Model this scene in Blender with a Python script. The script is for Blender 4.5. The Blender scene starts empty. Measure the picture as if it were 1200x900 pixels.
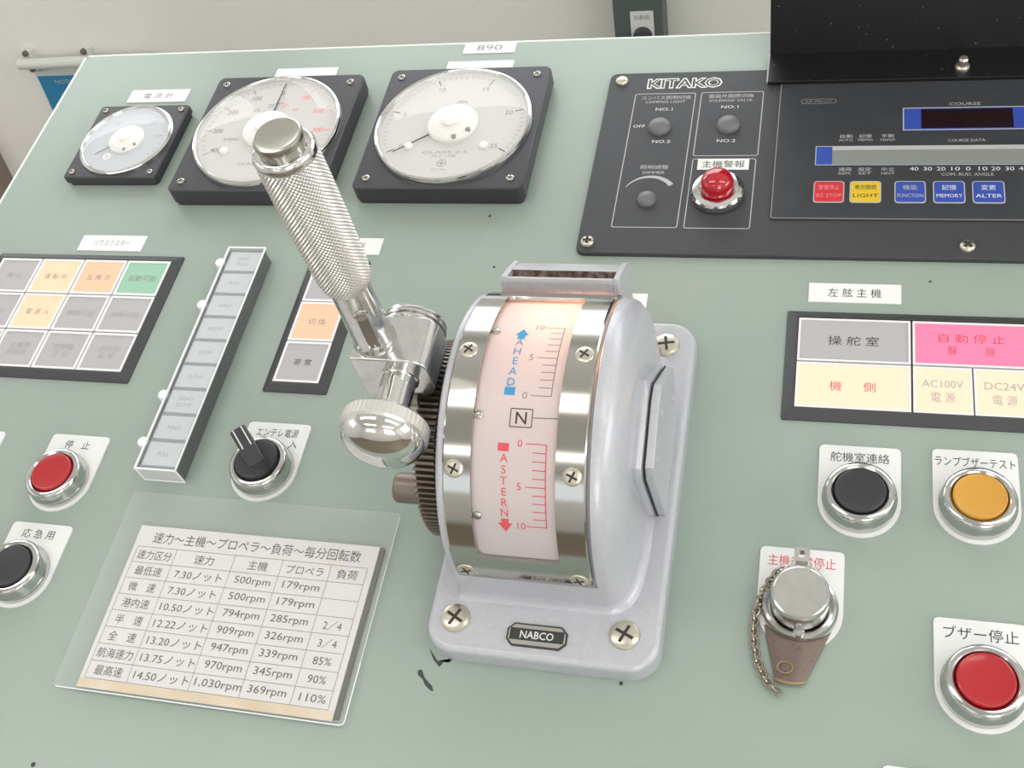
import bpy, math, random
from mathutils import Matrix, Vector
random.seed(7)
sc = bpy.context.scene
C = sc.collection
PI = math.pi
RAD = math.radians

# ------------------------------------------------------------------ camera, light, exposure
TILT = RAD(13.0)          # slope of the console top
Z0 = 0.830                # height of the console plane's origin above the floor
PANEL = Matrix.Translation((0, 0, Z0)) @ Matrix.Rotation(TILT, 4, 'X')   # (u, v, w) of the console top -> world

cam_data = bpy.data.cameras.new('camera')
cam_data.sensor_fit = 'HORIZONTAL'
cam_data.sensor_width = 36.0
cam_data.lens = 36.0 * 1295.45 / 1200.0
cam_data.clip_start = 0.01
cam = bpy.data.objects.new('camera', cam_data)
C.objects.link(cam)
sc.camera = cam
RC = ((0.9641047, -0.0477799, 0.2611879), (0.1865016, 0.8220250, -0.5380447), (-0.1889952, 0.5674434, 0.8014292))
cam.matrix_world = PANEL @ Matrix.Translation((0, 0, 0.477106)) @ Matrix(RC).to_4x4()

sc.view_settings.view_transform = 'Standard'
sc.view_settings.look = 'None'
sc.view_settings.gamma = 1.0
sc.view_settings.use_curve_mapping = False
sc.view_settings.exposure = -0.18

world = bpy.data.worlds.new('sky')
sc.world = world
world.use_nodes = True
bg = world.node_tree.nodes['Background']
bg.inputs[0].default_value = (0.86, 0.93, 1.0, 1)
bg.inputs[1].default_value = 1.0


def area(name, loc, rot, sx, sy, power, col):
    d = bpy.data.lights.new(name, 'AREA')
    d.shape = 'RECTANGLE'
    d.size, d.size_y = sx, sy
    d.energy = power
    d.color = col
    o = bpy.data.objects.new(name, d)
    o.location = loc
    o.rotation_euler = rot
    C.objects.link(o)
    return o


ROOM = dict(x0=-2.3, x1=2.3, y0=-2.6, y1=1.29, z1=2.35)
FW = [(-1.95, -1.05), (-0.85, 0.05), (0.25, 1.15)]     # the front wall's windows (x0, x1)
WZ = (1.25, 2.0)
for a, b in FW:
    area('window_and_fill_light', ((a + b) / 2, ROOM['y1'] - 0.03, sum(WZ) / 2), (RAD(-90), 0, 0), b - a, WZ[1] - WZ[0], 6.6, (0.95, 0.98, 1.0))
area('window_and_fill_light', (ROOM['x0'] + 0.03, -0.35, 1.6), (0, RAD(-90), 0), 0.75, 1.3, 2.5, (0.95, 0.98, 1.0))
area('window_and_fill_light', (ROOM['x1'] - 0.03, -0.1, 1.6), (0, RAD(90), 0), 0.75, 1.5, 18.0, (0.97, 0.99, 1.0))  # unseen right-hand window, added to brighten the right side of the wall
BW = [(-1.7, -0.5), (0.5, 1.7)]                          # unseen windows behind the operator, added to brighten the front wall
for (a, b), pw_ in zip(BW, (2.0, 25.0)):
    area('window_and_fill_light', ((a + b) / 2, ROOM['y0'] + 0.03, sum(WZ) / 2), (RAD(90), 0, 0), b - a, WZ[1] - WZ[0], pw_, (0.97, 0.99, 1.0))
CEIL = [(-0.9, -0.1), (0.9, -0.1), (-0.9, -1.5), (0.9, -1.5)]
for x, y in CEIL:
    area('ceiling_fluorescent', (x, y, ROOM['z1'] - 0.085), (0, 0, 0), 1.2, 0.3, 4.2, (1.0, 0.98, 0.95))


# ------------------------------------------------------------------ materials
def lin(h):
    h = h.lstrip('#')
    out = []
    for i in (0, 2, 4):
        c = int(h[i:i + 2], 16) / 255
        out.append(c / 12.92 if c <= 0.04045 else ((c + 0.055) / 1.055) ** 2.4)
    return (*out, 1.0)


MATS = {}


def pm(name, col, rough=0.5, metal=0.0, var=0.0, vscale=40.0, bump=0.0, bscale=300.0, col2=None, emit=0.0,
       coat=0.0, spec=0.5, thresh=None, rvar=0.0, trans=0.0, ecol=None):
    m = bpy.data.materials.new(name)
    m.use_nodes = True
    nt = m.node_tree
    b = nt.nodes['Principled BSDF']
    b.inputs['Base Color'].default_value = lin(col)
    b.inputs['Roughness'].default_value = rough
    b.inputs['Metallic'].default_value = metal
    b.inputs['Specular IOR Level'].default_value = spec
    b.inputs['Coat Weight'].default_value = coat
    b.inputs['Coat Roughness'].default_value = 0.05
    b.inputs['Transmission Weight'].default_value = trans
    tc = nt.nodes.new('ShaderNodeTexCoord')
    if var or col2:
        n = nt.nodes.new('ShaderNodeTexNoise')
        n.inputs['Scale'].default_value = vscale
        n.inputs['Detail'].default_value = 4
        nt.links.new(tc.outputs['Object'], n.inputs['Vector'])
        r = nt.nodes.new('ShaderNodeValToRGB')
        a = lin(col)
        if col2:
            c = lin(col2)
        else:
            c = tuple(min(1, x * (1 + var)) for x in a[:3]) + (1,)
            a = tuple(x * (1 - var) for x in a[:3]) + (1,)
        t0, t1 = thresh or (0.35, 0.65)
        r.color_ramp.elements[0].position, r.color_ramp.elements[1].position = t0, t1
        r.color_ramp.elements[0].color, r.color_ramp.elements[1].color = a, c
        nt.links.new(n.outputs['Fac'], r.inputs['Fac'])
        nt.links.new(r.outputs['Color'], b.inputs['Base Color'])
    if bump:
        n2 = nt.nodes.new('ShaderNodeTexNoise')
        n2.inputs['Scale'].default_value = bscale
        n2.inputs['Detail'].default_value = 3
        nt.links.new(tc.outputs['Object'], n2.inputs['Vector'])
        bp = nt.nodes.new('ShaderNodeBump')
        bp.inputs['Strength'].default_value = bump
        bp.inputs['Distance'].default_value = 0.001
        nt.links.new(n2.outputs['Fac'], bp.inputs['Height'])
        nt.links.new(bp.outputs['Normal'], b.inputs['Normal'])
    if emit:
        b.inputs['Emission Color'].default_value = lin(ecol or col)
        b.inputs['Emission Strength'].default_value = emit
    MATS[name] = m
    return m


def glass(name, tint='ffffff', gloss=0.06, rough=0.02, haze=0.0):
    """clear sheet plastic or glass: lets the view through, mirrors by angle, a little milky where haze > 0"""
    m = bpy.data.materials.new(name)
    m.use_nodes = True
    nt = m.node_tree
    for n in list(nt.nodes):
        nt.nodes.remove(n)
    out = nt.nodes.new('ShaderNodeOutputMaterial')
    tr = nt.nodes.new('ShaderNodeBsdfTransparent')
    tr.inputs[0].default_value = lin(tint)
    gl = nt.nodes.new('ShaderNodeBsdfGlossy')
    gl.inputs['Roughness'].default_value = rough
    fr0 = nt.nodes.new('ShaderNodeFresnel')
    fr0.inputs['IOR'].default_value = 1.42
    ge = nt.nodes.new('ShaderNodeNewGeometry')
    iv = nt.nodes.new('ShaderNodeMath')
    iv.operation = 'SUBTRACT'
    iv.inputs[0].default_value = 1.0
    nt.links.new(ge.outputs['Backfacing'], iv.inputs[1])
    fr = nt.nodes.new('ShaderNodeMath')
    fr.operation = 'MULTIPLY'
    nt.links.new(fr0.outputs[0], fr.inputs[0])
    nt.links.new(iv.outputs[0], fr.inputs[1])
    mx = nt.nodes.new('ShaderNodeMixShader')
    nt.links.new(fr.outputs[0], mx.inputs[0])
    nt.links.new(tr.outputs[0], mx.inputs[1])
    nt.links.new(gl.outputs[0], mx.inputs[2])
    last = mx
    if haze:
        df = nt.nodes.new('ShaderNodeBsdfDiffuse')
        df.inputs[0].default_value = (0.9, 0.9, 0.9, 1)
        m2 = nt.nodes.new('ShaderNodeMixShader')
        m2.inputs[0].default_value = haze
        nt.links.new(mx.outputs[0], m2.inputs[1])
        nt.links.new(df.outputs[0], m2.inputs[2])
        last = m2
    nt.links.new(last.outputs[0], out.inputs[0])
    MATS[name] = m
    return m


pm('green_paint', '98a69c', 0.3, var=0.025, vscale=9, bump=0.05, bscale=140, spec=0.55)
pm('edge_highlight', 'e9ece6', 0.35)
pm('chip', '3c4340', 0.7)
pm('wall_paint', 'f1efeb', 0.7, var=0.02, vscale=3)
pm('floor_vinyl', '7d6f5f', 0.45, var=0.08, vscale=6)
pm('ceiling_paint', 'e6e4de', 0.8)
pm('window_frame', 'b9bcb8', 0.4, metal=0.3)
pm('gauge_black', '3c3b40', 0.3, bump=0.06, bscale=500)
pm('dial_white', 'cbc9c5', 0.5)
pm('dial_blue', 'c2c6cb', 0.5)
pm('chrome', 'dededc', 0.09, metal=1.0)
pm('bezel_chrome', 'c6c6c4', 0.14, metal=1.0)
pm('band_chrome', 'bab9b4', 0.13, metal=1.0)
pm('chrome_soft', 'd2d2d0', 0.16, metal=1.0, var=0.05, vscale=200)
pm('steel', 'bcb9b2', 0.28, metal=1.0)
pm('screw_steel', 'd0cabc', 0.3, metal=0.85)
pm('slot_dark', '35312c', 0.7)
pm('ink', '3a3a3c', 0.7)
pm('ink_soft', '8f8d8e', 0.7)
pm('ink_faint', 'a9a6a8', 0.7)
pm('ink_red', 'd9525c', 0.6)
pm('ink_pink', 'ef8a90', 0.6)
pm('ink_blue', '3f94c8', 0.6)
pm('ink_white', 'e4e4e2', 0.6)
pm('ink_grey', 'b9babb', 0.6)
pm('hub_white', 'e8e6e2', 0.35)
pm('label_white', 'eeeeec', 0.45)
pm('plate_white', 'e6e6e6', 0.4)
pm('paper', 'dfdcdb', 0.75, col2='dccbb0', vscale=18, thresh=(0.62, 0.9))
pm('paper_stain', 'd9c3a2', 0.8, col2='e3d3bd', vscale=60)
pm('card_dark', '4a4845', 0.7)
pm('hammer_grey', 'bcbdc3', 0.32, metal=0.12, var=0.03, vscale=400, bump=0.16, bscale=900, coat=0.25)
pm('rust', '5a4038', 0.8, col2='8d8078', vscale=300, thresh=(0.4, 0.62))
pm('black_rubber', '2c2c2e', 0.5)
pm('gear_steel', '857a70', 0.42, metal=0.75)
pm('dark_gap', '1d1c1b', 0.7)
pm('grip_steel', 'e6e4e0', 0.28, metal=0.85)
pm('lamp_frame', '414144', 0.45)
pm('lamp_rim', 'eceaea', 0.3)
pm('lamp_off', 'b4b1b4', 0.4, coat=0.3, spec=0.4)
pm('lamp_warm', '8f7f6c', 0.5, emit=0.95, ecol='ffd2ac')
pm('lamp_peach', '8f7a68', 0.5, emit=0.82, ecol='ffc9a2')
pm('lamp_green', '7f9f8c', 0.45, emit=0.36, ecol='a4dcb6')
pm('lamp_pink', '9a5a70', 0.45, emit=0.78, ecol='ff80ac')
pm('lamp_cream', '8f8474', 0.5, emit=1.0, ecol='ffdcbc')
pm('strip_black', '323234', 0.45, col2='8d8d8d', vscale=420, thresh=(0.66, 0.74))
pm('strip_tile', 'd6d8db', 0.4)
pm('strip_gap', '9fa2a8', 0.5)
pm('acrylic_edge', 'f2f4f4', 0.2)
glass('acrylic', 'fbfcfc', haze=0.05)
glass('acrylic_frost', 'ffffff', haze=0.55)
glass('gauge_glass', 'ffffff', haze=0.03)
glass('laminate', 'ffffff', haze=0.06, rough=0.06)
pm('red_button', 'ae1722', 0.3, coat=0.3)
pm('black_button', '302f32', 0.42)
pm('yellow_button', 'cc9636', 0.35, coat=0.2)
pm('knob_black', '343336', 0.38)
pm('knob_stripe', 'd8d8d6', 0.5)
pm('autopilot_black', '434447', 0.5, spec=0.35, col2='66676a', vscale=900, thresh=(0.7, 0.8), bump=0.05, bscale=700)
pm('membrane', '3c3e42', 0.42, spec=0.35, var=0.05, vscale=60)
pm('knob_grey', '6d6e71', 0.4)
pm('blue_key', '3550ac', 0.4)
pm('red_key', 'cf3338', 0.4)
pm('yellow_key', 'e0bd2c', 0.4)
pm('display_dark', '231318', 0.12)
pm('display_strip', '8c8f8c', 0.25)
pm('cover_black', '131316', 0.4, col2='8a8a88', vscale=380, thresh=(0.71, 0.74))
pm('lamp_red', 'b00a22', 0.06, coat=0.8, emit=0.05)
pm('rusty_tab', '73645b', 0.42, metal=0.25, col2='6a3526', vscale=480, thresh=(0.62, 0.72))
pm('brass_edge', 'a08a66', 0.5, metal=0.4)
pm('chain_steel', 'b3a79b', 0.3, metal=0.95)
pm('post_grey', '5a6462', 0.5)
pm('poster_blue', '2b84b4', 0.5)
pm('poster_paper', 'd4dcdc', 0.5)
pm('pipe_white', 'e2e4e0', 0.45)
pm('brown_trim', '8b7d72', 0.6)
pm('diffuser', 'fffaf2', 0.5, emit=1.2)
pm('console_body', '98a899', 0.45)

# the dial strip: a translucent plastic shell with a lamp behind it
m = pm('scale_plastic', 'e4dfe2', 0.35, spec=0.4)
nt = m.node_tree
tl = nt.nodes.new('ShaderNodeBsdfTranslucent')
tl.inputs[0].default_value = lin('fff4ee')
mx = nt.nodes.new('ShaderNodeMixShader')
mx.inputs[0].default_value = 0.42
o_ = nt.nodes['Material Output']
nt.links.new(nt.nodes['Principled BSDF'].outputs[0], mx.inputs[1])
nt.links.new(tl.outputs[0], mx.inputs[2])
nt.links.new(mx.outputs[0], o_.inputs[0])


# ------------------------------------------------------------------ mesh builder (millimetres in, metres out)
def rrect(x0, y0, x1, y1, r=0.0, n=6):
    r = max(0.0, min(r, (x1 - x0) / 2 - 1e-4, (y1 - y0) / 2 - 1e-4))
    if r < 0.02:
        return [(x0, y0), (x1, y0), (x1, y1), (x0, y1)]
    pts = []
    for cx, cy, a in ((x1 - r, y0 + r, -90), (x1 - r, y1 - r, 0), (x0 + r, y1 - r, 90), (x0 + r, y0 + r, 180)):
        for i in range(n + 1):
            t = RAD(a + 90 * i / n)
            pts.append((cx + r * math.cos(t), cy + r * math.sin(t)))
    return pts


def inset(pts, d):
    n = len(pts)
    out = []
    for i in range(n):
        p0, p1, p2 = Vector(pts[i - 1]), Vector(pts[i]), Vector(pts[(i + 1) % n])
        e1, e2 = (p1 - p0).normalized(), (p2 - p1).normalized()
        n1, n2 = Vector((-e1.y, e1.x)), Vector((-e2.y, e2.x))
        b = n1 + n2
        if b.length < 1e-6:
            b = n1
        b = b.normalized()
        k = d / max(0.35, b.dot(n1))
        out.append((p1.x + b.x * k, p1.y + b.y * k))
    return out


def circ(cx, cy, r, n=32, a0=0.0, a1=360.0):
    full = abs(a1 - a0 - 360) < 1e-6
    k = n if full else n + 1
    return [(cx + r * math.cos(RAD(a0 + (a1 - a0) * i / n)), cy + r * math.sin(RAD(a0 + (a1 - a0) * i / n))) for i in range(k)]


AX = {  # local frames (x, y, z of the shape -> u, v, w)
    'w': Matrix.Identity(4),
    'u': Matrix(((0, 0, 1, 0), (1, 0, 0, 0), (0, 1, 0, 0), (0, 0, 0, 1))),      # shape x->v, y->w, z->u
    'v': Matrix(((0, 1, 0, 0), (0, 0, 1, 0), (1, 0, 0, 0), (0, 0, 0, 1))),      # shape x->w, y->u, z->v
}


class B:
    def __init__(self):
        self.v, self.f, self.mi, self.names = [], [], [], []
        self.T = Matrix.Identity(4)

    def add(self, verts, faces, mat):
        if mat not in self.names:
            self.names.append(mat)
        k = self.names.index(mat)
        o = len(self.v)
        T = self.T
        self.v += [T @ Vector(p) for p in verts]
        for f in faces:
            self.f.append([o + i for i in f])
            self.mi.append(k)
        return self

    def loft(self, rings, mat, cap0=True, cap1=True, closed=True):
        n = len(rings[0])
        vs = [p for r in rings for p in r]
        fs = []
        for j in range(len(rings) - 1):
            for i in range(n if closed else n - 1):
                a, b = j * n + i, j * n + (i + 1) % n
                fs.append([a, b, b + n, a + n])
        if cap0:
            fs.append(list(range(n))[::-1])
        if cap1:
            fs.append([(len(rings) - 1) * n + i for i in range(n)])
        return self.add(vs, fs, mat)

    def prism(self, pts, z0, z1, mat, ch=0.0, ch0=0.0, steps=3, ax='w', off=(0, 0, 0)):
        M = Matrix.Translation(off) @ AX[ax]
        rings = []
        if ch0:
            rings += [[(x, y, z0 + ch0 * (1 - math.cos(PI / 2 * i / steps))) for x, y in inset(pts, ch0 * (1 - math.sin(PI / 2 * i / steps)))] for i in range(steps)]
            rings.append([(x, y, z0 + ch0) for x, y in pts])
        else:
            rings.append([(x, y, z0) for x, y in pts])
        if ch:
            for i in range(steps + 1):
                t = PI / 2 * i / steps
                rings.append([(x, y, z1 - ch + ch * math.sin(t)) for x, y in (inset(pts, ch * (1 - math.cos(t))) if i else pts)])
        else:
            rings.append([(x, y, z1) for x, y in pts])
        rings = [[tuple(M @ Vector(p)) for p in r] for r in rings]
        return self.loft(rings, mat)

    def box(self, x0, y0, z0, x1, y1, z1, mat, ch=0.0):
        return self.prism([(x0, y0), (x1, y0), (x1, y1), (x0, y1)], z0, z1, mat, ch=ch, steps=2)

    def lathe(self, prof, mat, c=(0, 0, 0), ax='w', n=40, cap0=True, cap1=True):
        M = Matrix.Translation(c) @ AX[ax]
        rings = [[tuple(M @ Vector((r * math.cos(2 * PI * i / n), r * math.sin(2 * PI * i / n), z))) for i in range(n)] for r, z in prof]
        return self.loft(rings, mat, cap0, cap1)

    def ringprism(self, outer, inner, z0, z1, mat):
        """a frame between two outlines with the same number of points"""
        n = len(outer)
        vs = [(x, y, z0) for x, y in outer] + [(x, y, z1) for x, y in outer] + [(x, y, z1) for x, y in inner] + [(x, y, z0) for x, y in inner]
        fs = []
        for i in range(n):
            j = (i + 1) % n
            for a, b in ((0, 1), (1, 2), (2, 3), (3, 0)):
                fs.append([a * n + i, a * n + j, b * n + j, b * n + i])
        return self.add(vs, fs, mat)

    def tube(self, path, r, mat, n=10, closed=False):
        P = [Vector(p) for p in path]
        rings = []
        up = None
        for i, p in enumerate(P):
            a = P[i - 1] if (i or closed) else P[0]
            b = P[(i + 1) % len(P)] if (i < len(P) - 1 or closed) else P[-1]
            t = (b - a).normalized()
            if up is None:
                up = Vector((0, 0, 1)) if abs(t.z) < 0.9 else Vector((1, 0, 0))
            s = t.cross(up).normalized()
            up = s.cross(t).normalized()
            rings.append([tuple(p + (s * math.cos(2 * PI * k / n) + up * math.sin(2 * PI * k / n)) * r) for k in range(n)])
        if closed:
            rings.append(rings[0])
            return self.loft(rings, mat, False, False)
        return self.loft(rings, mat)

    def text(self, body, x, y, h, mat, z=0.08, align='CENTER', width=None, off=0.0, sx=1.0, fn=None, rot=0.0, shear=0.0):
        """printed characters, h = height of a capital; x, y = middle (or end) of the line at half its height"""
        c = bpy.data.curves.new('t', 'FONT')
        c.body = body
        c.size = h / 0.727
        c.align_x = align
        c.resolution_u = 2
        c.offset = off
        c.shear = shear
        c.space_line = 0.9
        o = bpy.data.objects.new('t', c)
        me = bpy.data.meshes.new_from_object(o)
        if len(me.vertices):
            xs = [v.co.x for v in me.vertices]
            ys = [v.co.y for v in me.vertices]
            my = (max(ys) + min(ys)) / 2
            k = sx
            if width and max(xs) - min(xs) > 1e-6:
                k = width / (max(xs) - min(xs))
            cr, sr = math.cos(rot), math.sin(rot)
            vs = []
            for v in me.vertices:
                a, b = v.co.x * k, v.co.y - my
                p = (x + a * cr - b * sr, y + a * sr + b * cr, z)
                vs.append(fn(p) if fn else p)
            self.add(vs, [list(p.vertices) for p in me.polygons], mat)
        bpy.data.objects.remove(o)
        bpy.data.curves.remove(c)
        bpy.data.meshes.remove(me)
        return self

    def line(self, x0, y0, x1, y1, t, mat, z=0.08):
        d = Vector((x1 - x0, y1 - y0)).normalized() * (t / 2)
        nx, ny = -d.y, d.x
        return self.add([(x0 + nx, y0 + ny, z), (x0 - nx, y0 - ny, z), (x1 - nx, y1 - ny, z), (x1 + nx, y1 + ny, z)], [[0, 1, 2, 3]], mat)

    def outline(self, pts, t, mat, z=0.08):
        inn = inset(pts, t)
        n = len(pts)
        return self.add([(x, y, z) for x, y in pts] + [(x, y, z) for x, y in inn],
                        [[i, (i + 1) % n, n + (i + 1) % n, n + i] for i in range(n)], mat)

    def poly(self, pts, mat, z=0.08):
        return self.add([(x, y, z) for x, y in pts], [list(range(len(pts)))], mat)

    def build(self, name, parent=None, flat=False, sharp=32.0, world=False):
        me = bpy.data.meshes.new(name)
        k = 1.0 if world else 0.001
        me.from_pydata([tuple(p * k) for p in self.v], [], self.f)
        for nme in self.names:
            me.materials.append(MATS[nme])
        me.polygons.foreach_set('material_index', self.mi)
        me.update()
        bmfix(me)
        if not flat:
            me.polygons.foreach_set('use_smooth', [True] * len(me.polygons))
            me.set_sharp_from_angle(angle=RAD(sharp))
        o = bpy.data.objects.new(name, me)
        C.objects.link(o)
        if not flat:
            wn = o.modifiers.new('weighted_normal', 'WEIGHTED_NORMAL')
            wn.keep_sharp = True
            wn.weight = 90
        if parent:
            o.parent = parent
        return o


import bmesh


def bmfix(me):
    bm = bmesh.new()
    bm.from_mesh(me)
    bmesh.ops.recalc_face_normals(bm, faces=bm.faces)
    bm.to_mesh(me)
    bm.free()


def tag(o, label=None, cat=None, group=None, kind=None):
    for k, v in (('label', label), ('category', cat), ('group', group), ('kind', kind)):
        if v:
            o[k] = v
    return o


def on_panel(o, u, v, w=0.0):
    o.matrix_world = PANEL @ Matrix.Translation((u / 1000, v / 1000, (w + 0.05) / 1000))
    return o


def thing(name, u, v, label, cat, group=None, w=0.0):
    o = bpy.data.objects.new(name, None)
    o.empty_display_size = 0.01
    C.objects.link(o)
    on_panel(o, u, v, w)
    return tag(o, label, cat, group)


def screw(parent, x, y, z, r, h=1.6, mat='screw_steel', cross=True, rot=0.3, name='screw', T=None, slot_w=0.22):
    b = B()
    b.T = (T or Matrix.Identity(4)) @ Matrix.Translation((x, y, z)) @ Matrix.Rotation(rot, 4, 'Z')
    b.lathe([(r, -0.3), (r, h * 0.25), (r * 0.93, h * 0.6), (r * 0.75, h * 0.85), (r * 0.45, h * 0.97), (0.01, h)], mat, n=24)
    if cross:
        l, t = r * 0.62, r * slot_w / 2
        z1 = h + 0.06
        b.prism([(-l, -t), (-t, -t), (-t, -l), (t, -l), (t, -t), (l, -t), (l, t), (t, t), (t, l), (-t, l), (-t, t), (-l, t)], h * 0.6, z1, 'slot_dark')
    return b.build(name, parent)


# ------------------------------------------------------------------ the room
def wbox(b, x0, y0, z0, x1, y1, z1, mat):
    return b.box(x0, y0, z0, x1, y1, z1, mat)


def struct(name, b):
    o = b.build(name, None, flat=True, world=True)
    o['kind'] = 'structure'
    return o


X0, X1, Y0, Y1, Z1 = ROOM['x0'], ROOM['x1'], ROOM['y0'], ROOM['y1'], ROOM['z1']
struct('floor', wbox(B(), X0, Y0, -0.1, X1, Y1, 0, 'floor_vinyl'))
struct('ceiling', wbox(B(), X0, Y0, Z1, X1, Y1, Z1 + 0.1, 'ceiling_paint'))
b = B()
T = 0.1
wbox(b, X0 - T, Y1, 0, X1 + T, Y1 + T, WZ[0], 'wall_paint')
wbox(b, X0 - T, Y1, WZ[1], X1 + T, Y1 + T, Z1, 'wall_paint')
xs = [X0 - T] + [t for ab in FW for t in ab] + [X1 + T]
for i in range(0, len(xs), 2):
    wbox(b, xs[i], Y1, WZ[0], xs[i + 1], Y1 + T, WZ[1], 'wall_paint')
struct('wall_front', b)
b = B()
wbox(b, X0 - T, Y0, 0, X0, Y1, WZ[0], 'wall_paint')
wbox(b, X0 - T, Y0, WZ[1], X0, Y1, Z1, 'wall_paint')
wbox(b, X0 - T, Y0, WZ[0], X0, -1.0, WZ[1], 'wall_paint')
wbox(b, X0 - T, 0.3, WZ[0], X0, Y1, WZ[1], 'wall_paint')
struct('wall_left', b)
b = B()
wbox(b, X1, Y0, 0, X1 + T, Y1, WZ[0], 'wall_paint')
wbox(b, X1, Y0, WZ[1], X1 + T, Y1, Z1, 'wall_paint')
wbox(b, X1, Y0, WZ[0], X1 + T, -0.85, WZ[1], 'wall_paint')
wbox(b, X1, 0.65, WZ[0], X1 + T, Y1, WZ[1], 'wall_paint')
struct('wall_right', b)
b = B()
wbox(b, X0 - T, Y0 - T, 0, X1 + T, Y0, WZ[0], 'wall_paint')
wbox(b, X0 - T, Y0 - T, WZ[1], X1 + T, Y0, Z1, 'wall_paint')
xs = [X0 - T] + [t for ab in BW for t in ab] + [X1 + T]
for i in range(0, len(xs), 2):
    wbox(b, xs[i], Y0 - T, WZ[0], xs[i + 1], Y0, WZ[1], 'wall_paint')
struct('wall_back', b)
k = 0
for a, c, y in [(p, q, Y1 + 0.05) for p, q in FW] + [(p, q, Y0 - 0.09) for p, q in BW]:  # the back wall pair is added for its light
    k += 1
    b = B()
    f = 0.035
    wbox(b, a, y, WZ[0], c, y + 0.04, WZ[0] + f, 'window_frame')
    wbox(b, a, y, WZ[1] - f, c, y + 0.04, WZ[1], 'window_frame')
    wbox(b, a, y, WZ[0] + f, a + f, y + 0.04, WZ[1] - f, 'window_frame')
    wbox(b, c - f, y, WZ[0] + f, c, y + 0.04, WZ[1] - f, 'window_frame')
    wbox(b, a + f, y + 0.015, WZ[0] + f, c - f, y + 0.021, WZ[1] - f, 'gauge_glass')
    struct('window_%d' % k, b)
for x, ya, yb in ((X0 - 0.08, -1.0, 0.3), (X1 + 0.04, -0.85, 0.65)):  # the right-hand one is added for its light
    k += 1
    b = B()
    wbox(b, x, ya, WZ[0], x + 0.04, yb, WZ[0] + 0.035, 'window_frame')
    wbox(b, x, ya, WZ[1] - 0.035, x + 0.04, yb, WZ[1], 'window_frame')
    wbox(b, x, ya, WZ[0] + 0.035, x + 0.04, ya + 0.035, WZ[1] - 0.035, 'window_frame')
    wbox(b, x, yb - 0.035, WZ[0] + 0.035, x + 0.04, yb, WZ[1] - 0.035, 'window_frame')
    wbox(b, x + 0.015, ya + 0.035, WZ[0] + 0.035, x + 0.021, yb - 0.035, WZ[1] - 0.035, 'gauge_glass')
    struct('window_%d' % k, b)



# ------------------------------------------------------------------ the console
UL, UR, VB, VT = -551.0, 420.0, 84.0, 605.0
root = thing('control_console', 0, 0, 'sloping pale green steel control console carrying all the instruments', 'control console')
b = B()
ro, ri = rrect(UL, VB, UR, VT), rrect(UL + 2, VB + 2, UR - 2, VT - 2)
b.loft([[(x, y, -14.0) for x, y in ro], [(x, y, -2.0) for x, y in ro], [(x, y, -0.6) for x, y in inset(ro, 0.6)], [(x, y, 0.0) for x, y in ri]], 'green_paint', cap1=False)
NX, NY = 32, 18
b.add([(UL + 2 + (UR - UL - 4) * i / NX, VB + 2 + (VT - VB - 4) * j / NY, 0.0) for j in range(NY + 1) for i in range(NX + 1)],
      [[j * (NX + 1) + i, j * (NX + 1) + i + 1, (j + 1) * (NX + 1) + i + 1, (j + 1) * (NX + 1) + i] for j in range(NY) for i in range(NX)], 'green_paint')
# pale bead painting a bright highlight along the top and left edges
e = [(UL + 0.9, VB + 3, -0.6), (UL + 0.9, VT - 3, -0.6)]
b.tube(e, 1.1, 'edge_highlight', n=10)
b.tube([(UL + 3, VT - 0.9, -0.6), (UR - 3, VT - 0.9, -0.6)], 1.1, 'edge_highlight', n=10)
# paint chips and specks
b.poly([(-166.5, 169.5), (-163.8, 166.8), (-161, 163.8), (-155.5, 163.6), (-153.6, 165.8), (-157, 165), (-159.5, 161), (-163, 164)], 'chip', 0.06)
b.poly([(-169.3, 158.3), (-167.6, 158.9), (-165, 155), (-160.8, 151.8), (-159.6, 149.4), (-161.3, 149.7), (-164.5, 152), (-166, 154.3), (-168.9, 156.2)], 'chip', 0.06)
for x, y, r in ((-193, 442, 1.0), (-182.1, 401.9, 0.9), (57.6, 398.2, 0.8), (-345.3, 90.9, 1.3), (-75, 163.5, 1.0)):
    b.poly(circ(x, y, r, 7), 'chip', 0.06)
b.build('top_panel', root)
b = B()
b.T = PANEL.inverted() @ Matrix.Identity(4)
# the cabinet under the sloping top, standing on the floor
def wp(u, v, w):
    return PANEL @ Vector((u / 1000, v / 1000, w / 1000))
fr, bk = wp(UL, VB + 4, -14), wp(UL, VT - 4, -14)
xa, xb = (UL + 4) / 1000, (UR - 4) / 1000
vs = []
for x in (xa, xb):
    vs += [(x, fr.y, 0.0), (x, fr.y, fr.z), (x, bk.y, bk.z), (x, bk.y, 0.0)]
inv = PANEL.inverted()
vs = [tuple((inv @ Vector(p)) * 1000) for p in vs]
b.T = Matrix.Identity(4)
b.add(vs, [[0, 1, 2, 3], [7, 6, 5, 4], [0, 4, 5, 1], [3, 2, 6, 7], [0, 3, 7, 4]], 'console_body')
b.build('cabinet', root, flat=True)


# ------------------------------------------------------------------ glued name labels
def label_plate(u0, v0, u1, v1, text, label, h=4.5, mat='ink', sx=1.0, sp=None, th=0.7):
    cu, cv = (u0 + u1) / 2, (v0 + v1) / 2
    b = B()
    b.prism(rrect(u0 - cu, v0 - cv, u1 - cu, v1 - cv, 0.4, 2), 0, th, 'label_white', ch=0.2, steps=1)
    if text:
        b.text(text, 0, 0, h, mat, z=th + 0.05, width=sp)
    o = b.build('label_plate')
    on_panel(o, cu, cv)
    tag(o, label, 'label')
    return o


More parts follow.
